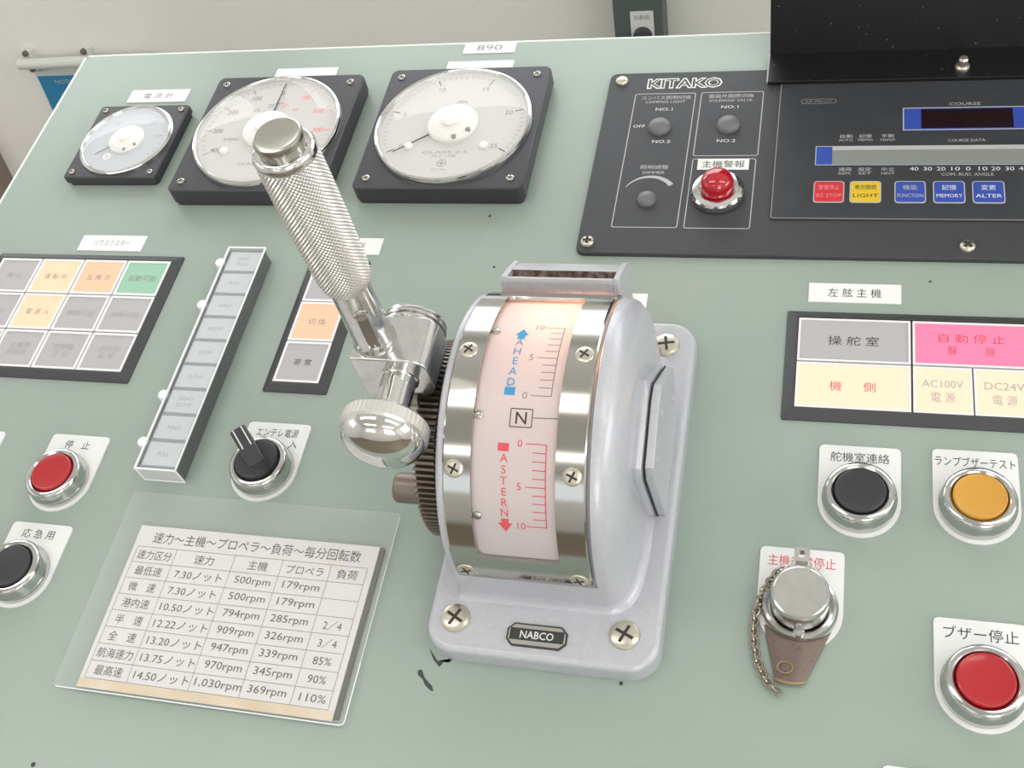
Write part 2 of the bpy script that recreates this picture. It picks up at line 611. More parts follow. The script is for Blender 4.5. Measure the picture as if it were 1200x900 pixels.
label_plate(-243.5, 592.5, -206.5, 603.4, '890', 'small white number label reading 890 at the console top edge', 6.0, sp=18, mat='ink_soft')
label_plate(-252, 571, -204.6, 584.6, '', 'blank white label strip behind the gauge with its needle lying low left')
label_plate(-380.6, 571, -333.2, 582.4, '', 'blank white label strip behind the gauge with red numerals')
label_plate(-491.6, 549.8, -443.4, 563.2, '電 流 計', 'white label behind the small square gauge', 4.6, 'ink_soft', sp=24)
label_plate(-468.2, 408.4, -420.6, 421.6, 'バウスラスター', 'white label above the twelve-lamp panel', 4.6, 'ink_soft', sp=27)
label_plate(-303.5, 409.0, -256.3, 422.4, '主機操縦', 'white label half hidden behind the knurled lever grip', 4.6, 'ink_soft', sp=26)
label_plate(-3.8, 382.2, 43.2, 395.1, '左 舷 主 機', 'white label above the right lamp panel with the pink lamp', 4.8, 'ink', sp=27)
label_plate(-137.0, 372.0, -89.6, 384.5, '', 'white label peeking out behind the lever unit housing')


# ------------------------------------------------------------------ round-dial panel meters
def meter(u, v, s, h, rr, rw, dial, label, style):
    t = thing('panel_meter', u, v, label, 'gauge', 'square gauges along the console top')
    b = B()
    b.prism(rrect(-s / 2 + 1, -s / 2 + 1, s / 2 - 1, s / 2 - 1, 4, 5), 0, 3, 'gauge_black')
    b.prism(rrect(-s / 2, -s / 2, s / 2, s / 2, 5 * s / 110, 6), 3, h, 'gauge_black', ch=1.3)
    b.build('housing', t)
    dz = h + 0.5
    b = B()
    rw2 = rw - 2.2
    b.lathe([(rr, h - 0.5), (rr, h + 1.5), (rr - 0.8, h + rr * 0.06), (rr - 2.0, h + rr * 0.068), (rr - 2.6, h + rr * 0.06), (rr - 3.4, h + 0.6), (rr - 3.4, h - 0.5)],
            'chrome', n=72, cap0=False, cap1=False)
    b.build('bezel_ring', t)
    R = rr - 3.4
    b = B()
    b.poly(circ(0, 0, R, 72), dial, dz - 0.2)
    b.prism(circ(0, 0, R, 72), dz - 1.5, dz, dial)
    z = dz + 0.06
    if style == 'pressure':
        for i in range(51):
            a = RAD(212 - 244 * i / 50)
            big = i % 10 == 0
            l = 5.5 if big else (3.6 if i % 5 == 0 else 2.4)
            b.line(math.cos(a) * (R - 2.5), math.sin(a) * (R - 2.5), math.cos(a) * (R - 2.5 - l), math.sin(a) * (R - 2.5 - l), 0.7 if big else 0.35, 'ink_soft' if not big else 'ink', z)
            if big:
                b.text(str(i // 2), math.cos(a) * (R - 12), math.sin(a) * (R - 12), 4.0, 'ink_soft', z)
        b.text('MPa', 2, 21, 3.0, 'ink_soft', z)
        b.text('CLASS 2.5', 0, -24.5, 1.9, 'ink_soft', z, width=30)
        b.text('JIS C 1102', 0, -28, 1.9, 'ink_soft', z, width=16)
        b.outline(circ(0, -34, 3.2, 20), 0.5, 'ink_soft', z)
        b.line(-2, -34, 2, -34, 0.8, 'ink_soft', z)
        b.line(0, -36, 0, -32, 0.8, 'ink_soft', z)
        b.text('DC 1mA', -1, -39.5, 1.8, 'ink_soft', z)
    elif style == 'speed':
        for i in range(41):
            a = RAD(210 - 240 * i / 40)
            big = i % 5 == 0
            l = 5 if big else 2.5
            mt = 'ink_soft' if i <= 20 else 'ink_pink'
            b.line(math.cos(a) * (R - 2.5), math.sin(a) * (R - 2.5), math.cos(a) * (R - 2.5 - l), math.sin(a) * (R - 2.5 - l), 0.7 if big else 0.35, mt, z)
            if big:
                b.text(str(abs(20 - i) * 20) if i != 20 else '0', math.cos(a) * (R - 12), math.sin(a) * (R - 12), 4.4, mt, z, sx=0.85, off=0.08)
            if i in (22, 26, 14, 18):
                b.text(str(abs(20 - i) * 10), math.cos(a) * (R - 24), math.sin(a) * (R - 24), 3.6, mt, z, sx=0.9)
        b.text('rpm', 1, 25.5, 3.0, 'ink_soft', z)
        b.text('AHEAD', -24, -8, 2.6, 'ink_soft', z)
        b.text('CLASS 2.5', 0, -31, 2.2, 'ink_soft', z, width=22)
    else:
        for i in range(31):
            a = RAD(212 - 244 * i / 30)
            big = i % 5 == 0
            l = 3.5 if big else 1.8
            b.line(math.cos(a) * (R - 2), math.sin(a) * (R - 2), math.cos(a) * (R - 2 - l), math.sin(a) * (R - 2 - l), 0.5, 'ink_faint', z)
            if i in (10, 20, 25):
                b.text(str(i * 10), math.cos(a) * (R - 8), math.sin(a) * (R - 8), 3.0, 'ink_faint', z)
        b.poly(circ(-9, -16, 3.2, 24), 'hub_white', z + 0.04)
        b.outline(circ(-9, -16, 1.2, 16), 0.4, 'ink_faint', z + 0.08)
        b.text('A', 3, 15, 3.0, 'ink_faint', z)
    b.build('dial', t)
    k = R / 48.0
    na = {'pressure': 216.5, 'speed': 90.0, 'small': 220.0}[style]
    L = {'pressure': 43, 'speed': 45, 'small': 24}[style]
    b = B()
    b.T = Matrix.Rotation(RAD(na), 4, 'Z')
    b.prism([(0, -0.7), (L, -0.18), (L, 0.18), (0, 0.7)], dz + 1.2, dz + 1.6, 'ink' if style != 'small' else 'ink_soft')
    b.build('needle', t)
    b = B()
    hr = 16.5 * k if style != 'small' else 13.0
    b.lathe([(hr, dz), (hr, dz + 1.8 * k), (hr - 1, dz + 3.0 * k), (hr * 0.6, dz + 4.2 * k), (6.5 * k, dz + 4.6 * k), (6.5 * k, dz + 6.2 * k), (5.5 * k, dz + 6.8 * k), (0.01, dz + 6.8 * k)], 'hub_white', n=40)
    b.T = Matrix.Rotation(RAD(-55), 4, 'Z')
    zz = dz + 1.0 * k
    for a in (-18, 22):
        a = RAD(a)
        b.lathe([(1.6 * k, zz - 1), (1.6 * k, zz + 2.9 * k), (0.01, zz + 3.0 * k)], 'ink_soft', c=(math.cos(a) * hr * 0.88, math.sin(a) * hr * 0.88, 0), n=12)
    b.build('hub_cap', t)
    if style != 'small':
        for x, y in ((-25 * k, -19 * k), (24 * k, -19 * k)):
            b = B()
            b.lathe([(3.0, dz - 0.2), (3.0, dz + 1.0), (2.2, dz + 1.7), (0.01, dz + 1.9)], 'hub_white', c=(x, y, 0), n=20)
            b.build('dial_stud', t)
    b = B()
    zg = h + rr * 0.055
    prof = [((R + 0.6) * math.cos(PI / 2 * i / 8), zg + rr * 0.03 * math.sin(PI / 2 * i / 8)) for i in range(8)]
    b.lathe(prof + [(0.01, zg + rr * 0.03)], 'gauge_glass', n=64, cap0=False)
    b.build('glass', t)
    q = s / 2 - 8.5 * s / 110
    for i, (x, y) in enumerate(((-q, -q), (q, -q), (q, q), (-q, q))):
        screw(t, x, y, h, 2.6 * (0.85 if style == 'small' else 1), 1.5, 'steel', rot=0.4 + i, cross=True)
    return t


meter(-227.5, 506.5, 110.5, 14, 51.8, 3, 'dial_white', 'large square gauge, third from the left, needle lying towards the lower left', 'pressure')
meter(-357.0, 503.6, 110.0, 14, 51.8, 3, 'dial_white', 'large square gauge with red numerals partly hidden behind the knurled grip', 'speed')
meter(-466.5, 502.5, 72.0, 8, 34.0, 3, 'dial_blue', 'smallest square gauge, at the upper left corner of the console', 'small')


# ------------------------------------------------------------------ illuminated annunciator panels
def lamp(parent, x0, y0, x1, y1, z, mat, lines, ink, h=3.4, rim=1.5, sx=None, gap=1.5, slope=0.0):
    b = B()
    o_, i_ = rrect(x0, y0, x1, y1, 0), rrect(x0 + rim, y0 + rim, x1 - rim, y1 - rim, 0)
    b.ringprism(o_, i_, z - 1, z + 0.9, 'lamp_rim')
    f = b.build('lamp_window', parent)
    b = B()
    b.prism(i_, z - 1, z + 0.35, mat)
    cx, cy = (x0 + x1) / 2, (y0 + y1) / 2
    n = len(lines)
    for k_, tx in enumerate(lines):
        if tx:
            b.text(tx, cx, cy + ((n - 1) / 2 - k_) * h * gap, h, ink, z + 0.42, width=sx[k_] if sx else None)
    b.build('lens', f)
    return f


def lamp_frame(t, x0, y0, x1, y1, bd, h):
    b = B()
    ou = rrect(x0, y0, x1, y1, 1.0, 2)
    n = len(ou)
    inn = rrect(x0 + bd, y0 + bd, x1 - bd, y1 - bd, 0.4, 2)
    mid = rrect(x0 + bd * 0.75, y0 + bd * 0.75, x1 - bd * 0.75, y1 - bd * 0.75, 0.6, 2)
    rings = [[(x, y, 0) for x, y in ou], [(x, y, 0.8) for x, y in ou], [(x, y, h) for x, y in mid], [(x, y, h) for x, y in inn], [(x, y, h - 1.6) for x, y in inn]]
    b.loft(rings, 'lamp_frame', cap0=True, cap1=True)
    b.build('frame', t)


# left: three rows of four
u0, v0, u1, v1 = -524.0, 306.9, -386.5, 404.2
t = thing('annunciator_panel', u0, v0, 'left black-framed panel of twelve square lamps, three amber and one green lit', 'lamp panel')
W, H = u1 - u0, v1 - v0
lamp_frame(t, 0, 0, W, H, 5.6, 3.4)
cw, chh = (W - 11.2) / 4.0, (H - 11.2) / 3
cw = 31.6
# the photo's four visible columns sit at the right end of the frame
rows = [[('lamp_off', ['停 止']), ('lamp_warm', ['運 転 中']), ('lamp_peach', ['左 推 力']), ('lamp_green', ['起動可能'])],
        [('lamp_off', ['スラスター']), ('lamp_warm', ['電 源 入']), ('lamp_off', ['操縦不能']), ('lamp_off', ['自動切換'])],
        [('lamp_off', ['警', '報']), ('lamp_off', ['主電源', '過負荷']), ('lamp_off', ['制御電', '圧 低']), ('lamp_off', ['油圧低', '異 常'])]]
for r_ in range(3):
    for c_ in range(4):
        m_, ls = rows[r_][c_]
        xa = 5.6 + c_ * cw
        ya = H - 5.6 - (r_ + 1) * chh
        lamp(t, xa + 0.5, ya + 0.5, xa + cw - 0.5, ya + chh - 0.5, 2.4, m_, ls, 'ink_soft' if m_ != 'lamp_off' else 'ink_faint', 3.6)
# middle: one column of three
t = thing('annunciator_panel', -299.3, 306.6, 'narrow black-framed lamp panel behind the lever, its middle lamp lit amber', 'lamp panel')
lamp_frame(t, 0, 0, 39.3, 97.4, 5.2, 3.4)
for i, (m_, ls) in enumerate((('lamp_off', ['操 縦']), ('lamp_peach', ['切 換']), ('lamp_off', ['非 常']))):
    ya = 97.4 - 5.2 - (i + 1) * 29.0
    lamp(t, 5.5, ya + 0.35, 33.8, ya + 28.65, 2.4, m_, ls, 'ink_soft' if i < 2 else 'ink', 3.6)
# right: wide lamps
t = thing('annunciator_panel', -14.0, 306.8, 'right black-framed lamp panel with a pink lamp and cream lit lamps', 'lamp panel')
H = 68.4
lamp_frame(t, 0, 0, 180.0, H, 5.8, 3.6)
ry0, ry1, ry2 = 5.8, H / 2 + 0.2, H - 5.8
for (xa, xb_, ya, yb, m_, ls, ink, h, sx) in (
        (6.2, 61.3, ry1, ry2, 'lamp_off', ['操 舵 室'], 'ink', 4.6, [25]),
        (6.2, 61.3, ry0, ry1, 'lamp_cream', ['機 　 側'], 'ink_red', 4.6, [22]),
        (62.3, 117.4, ry1, ry2, 'lamp_pink', ['自 動 停 止', '解 　 　 除'], 'ink_red', 4.4, [31, 22]),
        (62.3, 89.6, ry0, ry1, 'lamp_cream', ['AC100V', '電 源'], 'ink_faint', 4.6, [19, 11]),
        (90.3, 117.4, ry0, ry1, 'lamp_cream', ['DC24V', '電 源'], 'ink_faint', 4.6, [18, 11]),
        (118.4, 174.0, ry1, ry2, 'lamp_off', ['警 　 報'], 'ink', 4.6, [22]),
        (118.4, 174.0, ry0, ry1, 'lamp_off', ['機 関 室'], 'ink', 4.6, [25])):
    lamp(t, xa, ya + 0.5, xb_, yb - 0.5, 2.5, m_, ls, ink, h, rim=1.1, sx=sx, gap=1.75)


# ------------------------------------------------------------------ clear-covered indicator strip
t = thing('indicator_strip', -337.0, 324.0, 'long narrow strip of nine grey indicator windows under a clear cover', 'indicator strip')
b = B()
L2 = 77.0
b.box(-11.2, -L2 - 0.6, 0, 11.5, L2 + 0.6, 10.8, 'strip_black', ch=0.3)
b.build('body', t)
names = [['NAV.', 'FULL'], ['FULL'], ['HALF'], ['SLOW'], ['STOP'], ['SLOW'], ['DEAD', 'SLOW'], ['HALF'], ['FULL']]
st = 2 * L2 / 9
for i, ls in enumerate(names):
    yc = L2 - st * (i + 0.5)
    b = B()
    b.box(-11.0, yc - st / 2 + 0.05, 10.8, 11.4, yc + st / 2 - 0.05, 11.0, 'strip_gap')
    b.prism(rrect(-10.2, yc - st / 2 + 1.3, 10.6, yc + st / 2 - 1.0, 0.3, 2), 11.0, 11.5, 'strip_tile', ch=0.25, steps=1)
    for k_, tx in enumerate(ls):
        b.text(tx, 0.4, yc + ((len(ls) - 1) / 2 - k_) * 4.2, 2.6, 'ink_faint', 11.56)
    b.build('indicator_window', t)
b = B()
zc = 12.6
b.box(-12.4, -L2 - 1.8, zc - 0.8, 12.4, L2 + 1.8, zc, 'acrylic')
b.box(-12.4, -L2 - 1.8, 0, -11.8, L2 + 1.8, zc - 0.8, 'acrylic')
b.box(11.8, -L2 - 1.8, 0, 12.4, L2 + 1.8, zc - 0.8, 'acrylic')
b.box(-11.8, -L2 - 1.8, 0, 11.8, -L2 - 1.2, zc - 0.8, 'acrylic_frost')
b.box(-11.8, L2 + 1.2, 0, 11.8, L2 + 1.8, zc - 0.8, 'acrylic')
for p in (((-12.2, -L2 - 1.6, zc), (-12.2, L2 + 1.6, zc)), ((12.2, -L2 - 1.6, zc), (12.2, L2 + 1.6, zc)), ((-12.2, -L2 - 1.6, zc), (12.2, -L2 - 1.6, zc)),
          ((-12.2, L2 + 1.6, zc), (12.2, L2 + 1.6, zc)), ((-12.2, -L2 - 1.6, 0.4), (12.2, -L2 - 1.6, 0.4)), ((-12.2, -L2 - 1.6, 0), (-12.2, -L2 - 1.6, zc)), ((12.2, -L2 - 1.6, 0), (12.2, -L2 - 1.6, zc))):
    b.tube(p, 0.6, 'acrylic_edge', n=6)
b.box(-13.1, -L2 - 1.8, 0, -12.4, L2 + 1.8, zc, 'acrylic_edge')
b.build('clear_cover', t)
for y in (67.3, 34.6, -30.3, -61.6):
    b = B()
    b.lathe([(3.2, 0.3), (3.2, 11.4), (2.8, 12.2), (0.01, 12.4)], 'acrylic_edge', c=(-15.0, y, 0), n=20)
    b.box(-15, y - 2.0, 0.3, -12.9, y + 2.0, 12.0, 'acrylic_edge')
    b.build('cover_clip', t)


# ------------------------------------------------------------------ push buttons and the selector switch
def legend(r=18.75, top=30.0):
    pts = rrect(-r, -r, r, top, 2.0, 4)
    arc = [(r * math.cos(RAD(180 + 180 * i / 28)), r * math.sin(RAD(180 + 180 * i / 28))) for i in range(29)]
    up = [(r, top - 2.2), (r - 0.6, top - 0.6), (r - 2.2, top), (-r + 2.2, top), (-r + 0.6, top - 0.6), (-r, top - 2.2)]
    return arc + up


def bezel(t):
    b = B()
    b.lathe([(16.9, 1.2), (16.9, 4.6), (16.5, 5.2), (16.3, 8.8), (15.6, 10.6), (14.6, 11.4), (13.0, 11.6), (12.2, 11.0), (12.1, 8.0)], 'bezel_chrome', n=56, cap0=False, cap1=False)
    return b.build('bezel', t)


def plate(t, text, ink='ink', h=4.2, w=27.0, y=23.6, extra=None):
    b = B()
    b.prism(legend(), 0, 1.2, 'plate_white', ch=0.3, steps=2)
    if text:
        b.text(text, 0, y, h, ink, 1.26, width=w)
    if extra:
        for (tx, x_, y_, h_) in extra:
            b.text(tx, x_, y_, h_, ink, 1.26)
    return b.build('legend_plate', t)


def push_button(u, v, mat, text, w, label, group='flush push buttons with white legend plates', ink='ink', h=4.2):
    t = thing('push_button', u, v, label, 'push button', group)
    plate(t, text, ink, h, w)
    bezel(t)
    b = B()
    b.lathe([(11.7, 6.0), (11.7, 11.2), (11.4, 11.9), (10.8, 12.2), (10.2, 11.9), (7.0, 11.5), (0.01, 11.4)], mat, n=48)
    b.build('button', t)
    return t


push_button(24.0, 263.3, 'black_button', '舵機室連絡', 27, 'black push button below the right lamp panel, left of the yellow one')
push_button(75.4, 264.6, 'yellow_button', 'ランプブザーテスト', 35, 'yellow push button below the right lamp panel')
push_button(74.4, 179.2, 'red_button', 'ブザー停止', 30, 'red push button at the lower right, below the yellow one', h=4.6)
push_button(-399.8, 239.6, 'red_button', '停　止', 16, 'red push button at left, under the twelve-lamp panel')
push_button(-398.2, 183.2, 'black_button', '応 急 用', 20, 'black push button at the left edge, beside the laminated card')
push_button(-469.4, 238.6, 'black_button', '', 16, 'push button at the far left edge, only its white plate corner showing')
push_button(53.8, 112.6, 'black_button', '', 16, 'push button at the bottom edge, only its white plate top showing')

t = thing('selector_switch', -280.6, 256.0, 'black rotary selector switch on a white plate below the lever grip', 'switch')
plate(t, 'エンテレ電源', 'ink', 4.2, 25, extra=(('切', -10.5, 17.4, 3.0), ('入', 11.5, 17.0, 4.0)))
bezel(t)
b = B()
b.lathe([(11.8, 6.0), (11.8, 12.6), (11.4, 13.6), (10.4, 14.0), (0.01, 14.0)], 'knob_black', n=48)
b.build('dial_disc', t)
b = B()
b.T = Matrix.Rotation(RAD(133), 4, 'Z')
b.prism(rrect(-11.0, -4.4, 16.0, 4.4, 1.4, 3), 13.0, 24.0, 'knob_black', ch=0.8)
for y in (-2.4, 2.4):
    b.box(1.0, y - 0.35, 23.9, 15.4, y + 0.35, 24.1, 'knob_stripe')
b.build('handle', t)


# ------------------------------------------------------------------ laminated speed table
u0, v0 = -351.0, 127.6
t = thing('laminated_card', u0, v0, 'laminated paper speed table in a clear plastic sleeve lying on the console', 'card')
SW, SH = 154.2, 108.8
b = B()
b.prism(rrect(13.5, 3.0, 150.2, 89.5, 0.4, 2), 0.1, 1.6, 'card_dark')  # dark sheet under the paper, reaching past its right edge
b.build('dark_sheet', t)
b = B()
b.prism(rrect(12.6, 1.6, 147.8, 89.6, 0.3, 2), 1.6, 2.2, 'paper')
b.prism(rrect(12.6, 1.6, 147.8, 6.2, 0.2, 2), 2.2, 2.22, 'paper_stain')
z = 2.28
cols = [15.2, 38.5, 72.0, 98.8, 125.3, 144.5]
gt, gb = 77.6, 6.4
rh = (gt - gb) / 8
for i in range(9):
    b.line(cols[0], gt - rh * i, cols[-1], gt - rh * i, 0.32, 'ink_soft', z)
for x in cols:
    b.line(x, gt, x, gb, 0.32, 'ink_soft', z)
b.text('速力～主機～プロペラ～負荷～毎分回転数', (cols[0] + cols[-1]) / 2 + 1, 83.2, 4.9, 'ink', z, width=117)
table = [['速力区分', '速力', '主機', 'プロペラ', '負荷'],
         ['最低速', '7.30ノット', '500rpm', '179rpm', ''],
         ['微　速', '7.30ノット', '500rpm', '179rpm', ''],
         ['港内速', '10.50ノット', '794rpm', '285rpm', '2／4'],
         ['半　速', '12.22ノット', '909rpm', '326rpm', '3／4'],
         ['全　速', '13.20ノット', '947rpm', '339rpm', '85%'],
         ['航海速力', '13.75ノット', '970rpm', '345rpm', '90%'],
         ['最高速', '14.50ノット', '1,030rpm', '369rpm', '110%']]
ww = {0: {4: 20, 3: 15.5}, 1: {2: 11, 7: 27, 8: 30}, 2: {2: 11, 6: 20, 8: 25}, 3: {4: 20, 6: 20}, 4: {2: 11, 3: 9.5, 4: 13.5}}
for r_, row in enumerate(table):
    for c_, tx in enumerate(row):
        if not tx:
            continue
        cx = (cols[c_] + cols[c_ + 1]) / 2 + (0.6 if c_ in (1, 2) else 0)
        b.text(tx, cx, gt - rh * (r_ + 0.5), 4.0, 'ink', z, width=ww[c_].get(len(tx)))
b.build('paper', t)
b = B()
b.prism(rrect(0, 0, SW, SH, 2.0, 4), 2.5, 2.75, 'laminate')
ou = rrect(0, 0, SW, SH, 2.0, 4)
b.tube([(2, 0.2, 2.6), (SW - 2.2, 0.2, 2.6), (SW - 0.8, 0.8, 2.6), (SW - 0.2, 2.2, 2.6), (SW - 0.2, 30, 2.6)], 0.28, 'acrylic_edge', n=6)  # white tubes paint the highlights on the sleeve's bottom and right edges
b.tube([(SW - 0.2, 30, 2.6), (SW - 0.2, SH - 2, 2.6)], 0.16, 'acrylic_edge', n=6)
b.build('plastic_sleeve', t)


# ------------------------------------------------------------------ main engine control head with its lever
t = thing('engine_control_head', -112.0, 261.0, 'grey hammer-finish engine control head with chrome drum and ahead-astern scale', 'control lever')
OFF = Matrix.Translation((112.0, -261.0, 0))      # panel coordinates -> the thing's own


def HB():
    b = B()
    b.T = OFF.copy()
    return b


VC, WC, RD = 264.0, 34.0, 71.0
b = HB()
b.prism(rrect(-166.5, 165.0, -58.5, 357.0, 14, 8), 0, 12.0, 'hammer_grey', ch=3.0)
b.build('base_flange', t)


def arch(u_of, r, base_w=11.0, flare=0.0, n=40):
    """outline of the housing at one station: up the front wall, over the drum, down the back wall"""
    pts = []
    for k_, (dw, fl) in enumerate(((0, 1.0), (1.2, 0.55), (3.0, 0.22), (6.0, 0.0))):
        pts.append((u_of + flare * fl, VC - r - 5 * fl, base_w + dw))
    for i in range(n + 1):
        a = PI - PI * i / n
        pts.append((u_of, VC + r * math.cos(a), WC + r * math.sin(a)))
    for k_, (dw, fl) in enumerate(((6.0, 0.0), (3.0, 0.22), (1.2, 0.55), (0, 1.0))):
        pts.append((u_of + flare * fl, VC + r + 5 * fl, base_w + dw))
    return pts


b = HB()
prof = [(-153.2, 40, 0), (-153.2, 66, -2), (-152.8, 69.2, -3), (-151.8, 70.8, -4), (-150.6, 71.2, -3), (-149.2, 70.6, 0), (-149.0, 69.6, 0), (-149.0, 46, 0),
        (-87.0, 46, 0), (-87.0, 69.0, 0), (-86.2, 69.2, 0), (-85.4, 71.0, 0), (-82.6, 71.0, 1), (-79.5, 69.6, 3), (-76.5, 66.0, 5), (-74.2, 60.5, 6), (-72.8, 53, 6), (-71.8, 42, 6), (-71.6, 20, 6)]
b.loft([arch(u_, r_, flare=fl_) for u_, r_, fl_ in prof], 'hammer_grey', cap0=True, cap1=True, closed=False)
# front skirt below the chrome band (the band's own ends close the gap above it)
def row(dw, fl):
    return [(-151.0, VC - 71 - 5 * fl, 11 + dw), (-85.4, VC - 71 - 5 * fl, 11 + dw)]
b.loft([row(0, 1.0), row(1.2, 0.55), row(3.0, 0.22), row(6.0, 0.0), [(-151.0, 193.0, 33.0), (-85.4, 193.0, 33.0)], [(-151.0, 200.0, 33.4), (-85.4, 200.0, 33.4)]], 'hammer_grey', cap0=False, cap1=False, closed=False)
b.build('housing', t, sharp=45)

# side boss and its cover plate on the right flank
b = HB()
boss = [(241, 11), (300, 11), (301, 52), (273, 78), (262, 79), (233, 70), (231, 62)]
b.prism(boss, -78.0, -67.2, 'hammer_grey', ch=3.6, ax='u', steps=4)
b.build('side_boss', t)
b = HB()
pl = [(242, 12.5), (299, 12.5), (300, 51), (272.5, 76.5), (263, 77.5), (234.5, 69), (232.6, 62)]
b.prism(inset(pl, -0.6), -67.2, -66.6, 'dark_gap', ax='u')
b.prism(pl, -66.6, -63.0, 'hammer_grey', ch=0.5, ax='u')
for q in ((262, 70), (243, 62), (252, 30), (290, 40)):
    b.lathe([(1.8, -63.2), (1.8, -62.4), (1.2, -62.1), (0.01, -62.0)], 'hammer_grey', c=(0, q[0], q[1]), ax='u', n=14)
b.build('side_cover', t)


def cylpt(u_, deg, r):
    a = RAD(deg)
    return (u_, VC + r * math.cos(a), WC + r * math.sin(a))


def cylshell(b, u0, u1, a0, a1, r0, r1, mat, n=None):
    n = n or max(2, int(abs(a1 - a0) / 3))
    ring = []
    for i in range(n + 1):
        a = a0 + (a1 - a0) * i / n
        ring.append([cylpt(u0, a, r0), cylpt(u0, a, r1), cylpt(u1, a, r1), cylpt(u1, a, r0)])
    return b.loft(ring, mat)


# chrome band: two long rails, a bar at each end, window between
b = HB()
BU0, BU1, WU0, WU1 = -149.0, -87.0, -136.5, -99.8
A0, A1, WA0, WA1 = 38.0, 177.2, 52.0, 166.5


angs = [A0 + (WA0 - A0) * i / 3 for i in range(3)] + [WA0 + (WA1 - WA0) * i / 48 for i in range(48)] + [WA1 + (A1 - WA1) * i / 6 for i in range(7)]


def band(b, us, a0, a1):
    b.loft([[cylpt(us[0][0], a, 69.8)] + [cylpt(u_, a, r_) for u_, r_ in us] + [cylpt(us[-1][0], a, 69.8)] for a in angs if a0 - 1e-6 <= a <= a1 + 1e-6], 'band_chrome')


band(b, [(BU0, 71.4), (BU0 + 0.7, 71.9), (WU0, 71.9)], A0, A1)
band(b, [(WU1, 71.9), (BU1 - 0.7, 71.9), (BU1, 71.4)], A0, A1)
band(b, [(WU0, 71.9), (WU1, 71.9)], A0, WA0)
band(b, [(WU0, 71.9), (WU1, 71.9)], WA1, A1)
# rounded corner fillets of the window
for cu, ca, su, sa in ((WU0, WA0, 1, 1), (WU1, WA0, -1, 1), (WU0, WA1, 1, -1), (WU1, WA1, -1, -1)):
    r = 3.2
    ra = math.degrees(r / 71)
    pts = [(cu - su * 0.3, ca - sa * 0.3)] + [(cu + su * r * (1 - math.sin(PI / 2 * i / 6)), ca + sa * ra * (1 - math.cos(PI / 2 * i / 6))) for i in range(7)]
    lo = [cylpt(p, q, 69.8) for p, q in pts]
    hi = [cylpt(p, q, 71.9) for p, q in pts]
    b.loft([lo, hi], 'band_chrome')
b.build('chrome_band', t)

# translucent scale strip
b = HB()
cylshell(b, WU0 - 3, WU1 + 3, 48, 172, 68.4, 69.2, 'scale_plastic')


def sc_fn(p):
    # (x = u, y = arc position in mm at radius 69.3, positive ahead)
    return cylpt(p[0], 112.0 - math.degrees(p[1] / 69.3), 69.3)


def arcy(deg):
    return RAD(112.0 - deg) * 69.3


def seg(u0, d0, u1, d1, w, mat, steps=1):
    y0, y1 = arcy(d0), arcy(d1)
    n = steps
    d = Vector((u1 - u0, y1 - y0)).normalized() * (w / 2)
    nx, ny = -d.y, d.x
    vs, fs = [], []
    for i in range(n + 1):
        f = i / n
        x, y = u0 + (u1 - u0) * f, y0 + (y1 - y0) * f
        vs += [sc_fn((x + nx, y + ny)), sc_fn((x - nx, y - ny))]
        if i:
            k_ = 2 * i
            fs.append([k_ - 2, k_ - 1, k_ + 1, k_])
    b.add(vs, fs, mat)


def curvepoly(pts, mat):
    b.add([sc_fn((u_, arcy(d_))) for u_, d_ in pts], [list(range(len(pts)))], mat)


for base, sgn, mat in ((104.2, -1, 'ink_soft'), (121.2, 1, 'ink_red')):
    seg(-104.5, base, -104.5, base + sgn * 30.5, 0.45, mat, 12)
    for i in range(11):
        a = base + sgn * 3.03 * i
        l = 8.8 if i % 5 == 0 else 5.8
        seg(-104.5, a, -104.5 - l, a, 0.4, mat)
        if i % 5 == 0:
            b.text(str(i), -115.9, arcy(a), 3.4, mat, fn=sc_fn)
for a0, a1, u0, u1 in ((109.2, 115.6, -121.0, -111.6),):
    for p in (((u0, a0), (u1, a0)), ((u1, a0), (u1, a1)), ((u1, a1), (u0, a1)), ((u0, a1), (u0, a0))):
        seg(p[0][0], p[0][1], p[1][0], p[1][1], 0.4, 'ink', 3)
b.text('N', -116.3, arcy(112.4), 5.4, 'ink', fn=sc_fn, off=0.05)
seg(-111.6, 112.2, -100.4, 112.0, 0.5, 'ink_soft')
for i, ch_ in enumerate('AHEAD'):
    b.text(ch_, -122.8, arcy(82.2 + i * 4.3), 3.9, 'ink_blue', fn=sc_fn)
for i, ch_ in enumerate('ASTERN'):
    b.text(ch_, -122.6, arcy(126.6 + i * 4.0), 3.7, 'ink_red', fn=sc_fn)
curvepoly([(-125.0, 101.4), (-120.4, 101.4), (-120.4, 104.4), (-125.0, 104.4)], 'ink_blue')
curvepoly([(-124.4, 80.6), (-121.0, 80.6), (-121.0, 78.6), (-119.6, 78.6), (-122.7, 75.2), (-125.8, 78.6), (-124.4, 78.6)], 'ink_blue')
curvepoly([(-125.4, 121.4), (-120.6, 121.4), (-120.6, 124.2), (-125.4, 124.2)], 'ink_red')
curvepoly([(-124.2, 149.0), (-121.0, 149.0), (-121.0, 150.8), (-119.4, 150.8), (-122.6, 154.4), (-125.8, 150.8), (-124.2, 150.8)], 'ink_red')
b.build('scale_strip', t)
# scale clips along the left side of the window
for a in (77, 112, 148.5):
    b = HB()
    p = cylpt(-134.6, a, 69.3)
    b.T = OFF @ Matrix.Translation(p) @ Matrix.Rotation(RAD(a - 90), 4, 'X')
    b.lathe([(1.9, -0.2), (1.9, 0.5), (1.3, 0.9), (0.01, 1.0)], 'steel', n=16)
    b.build('scale_clip', t)
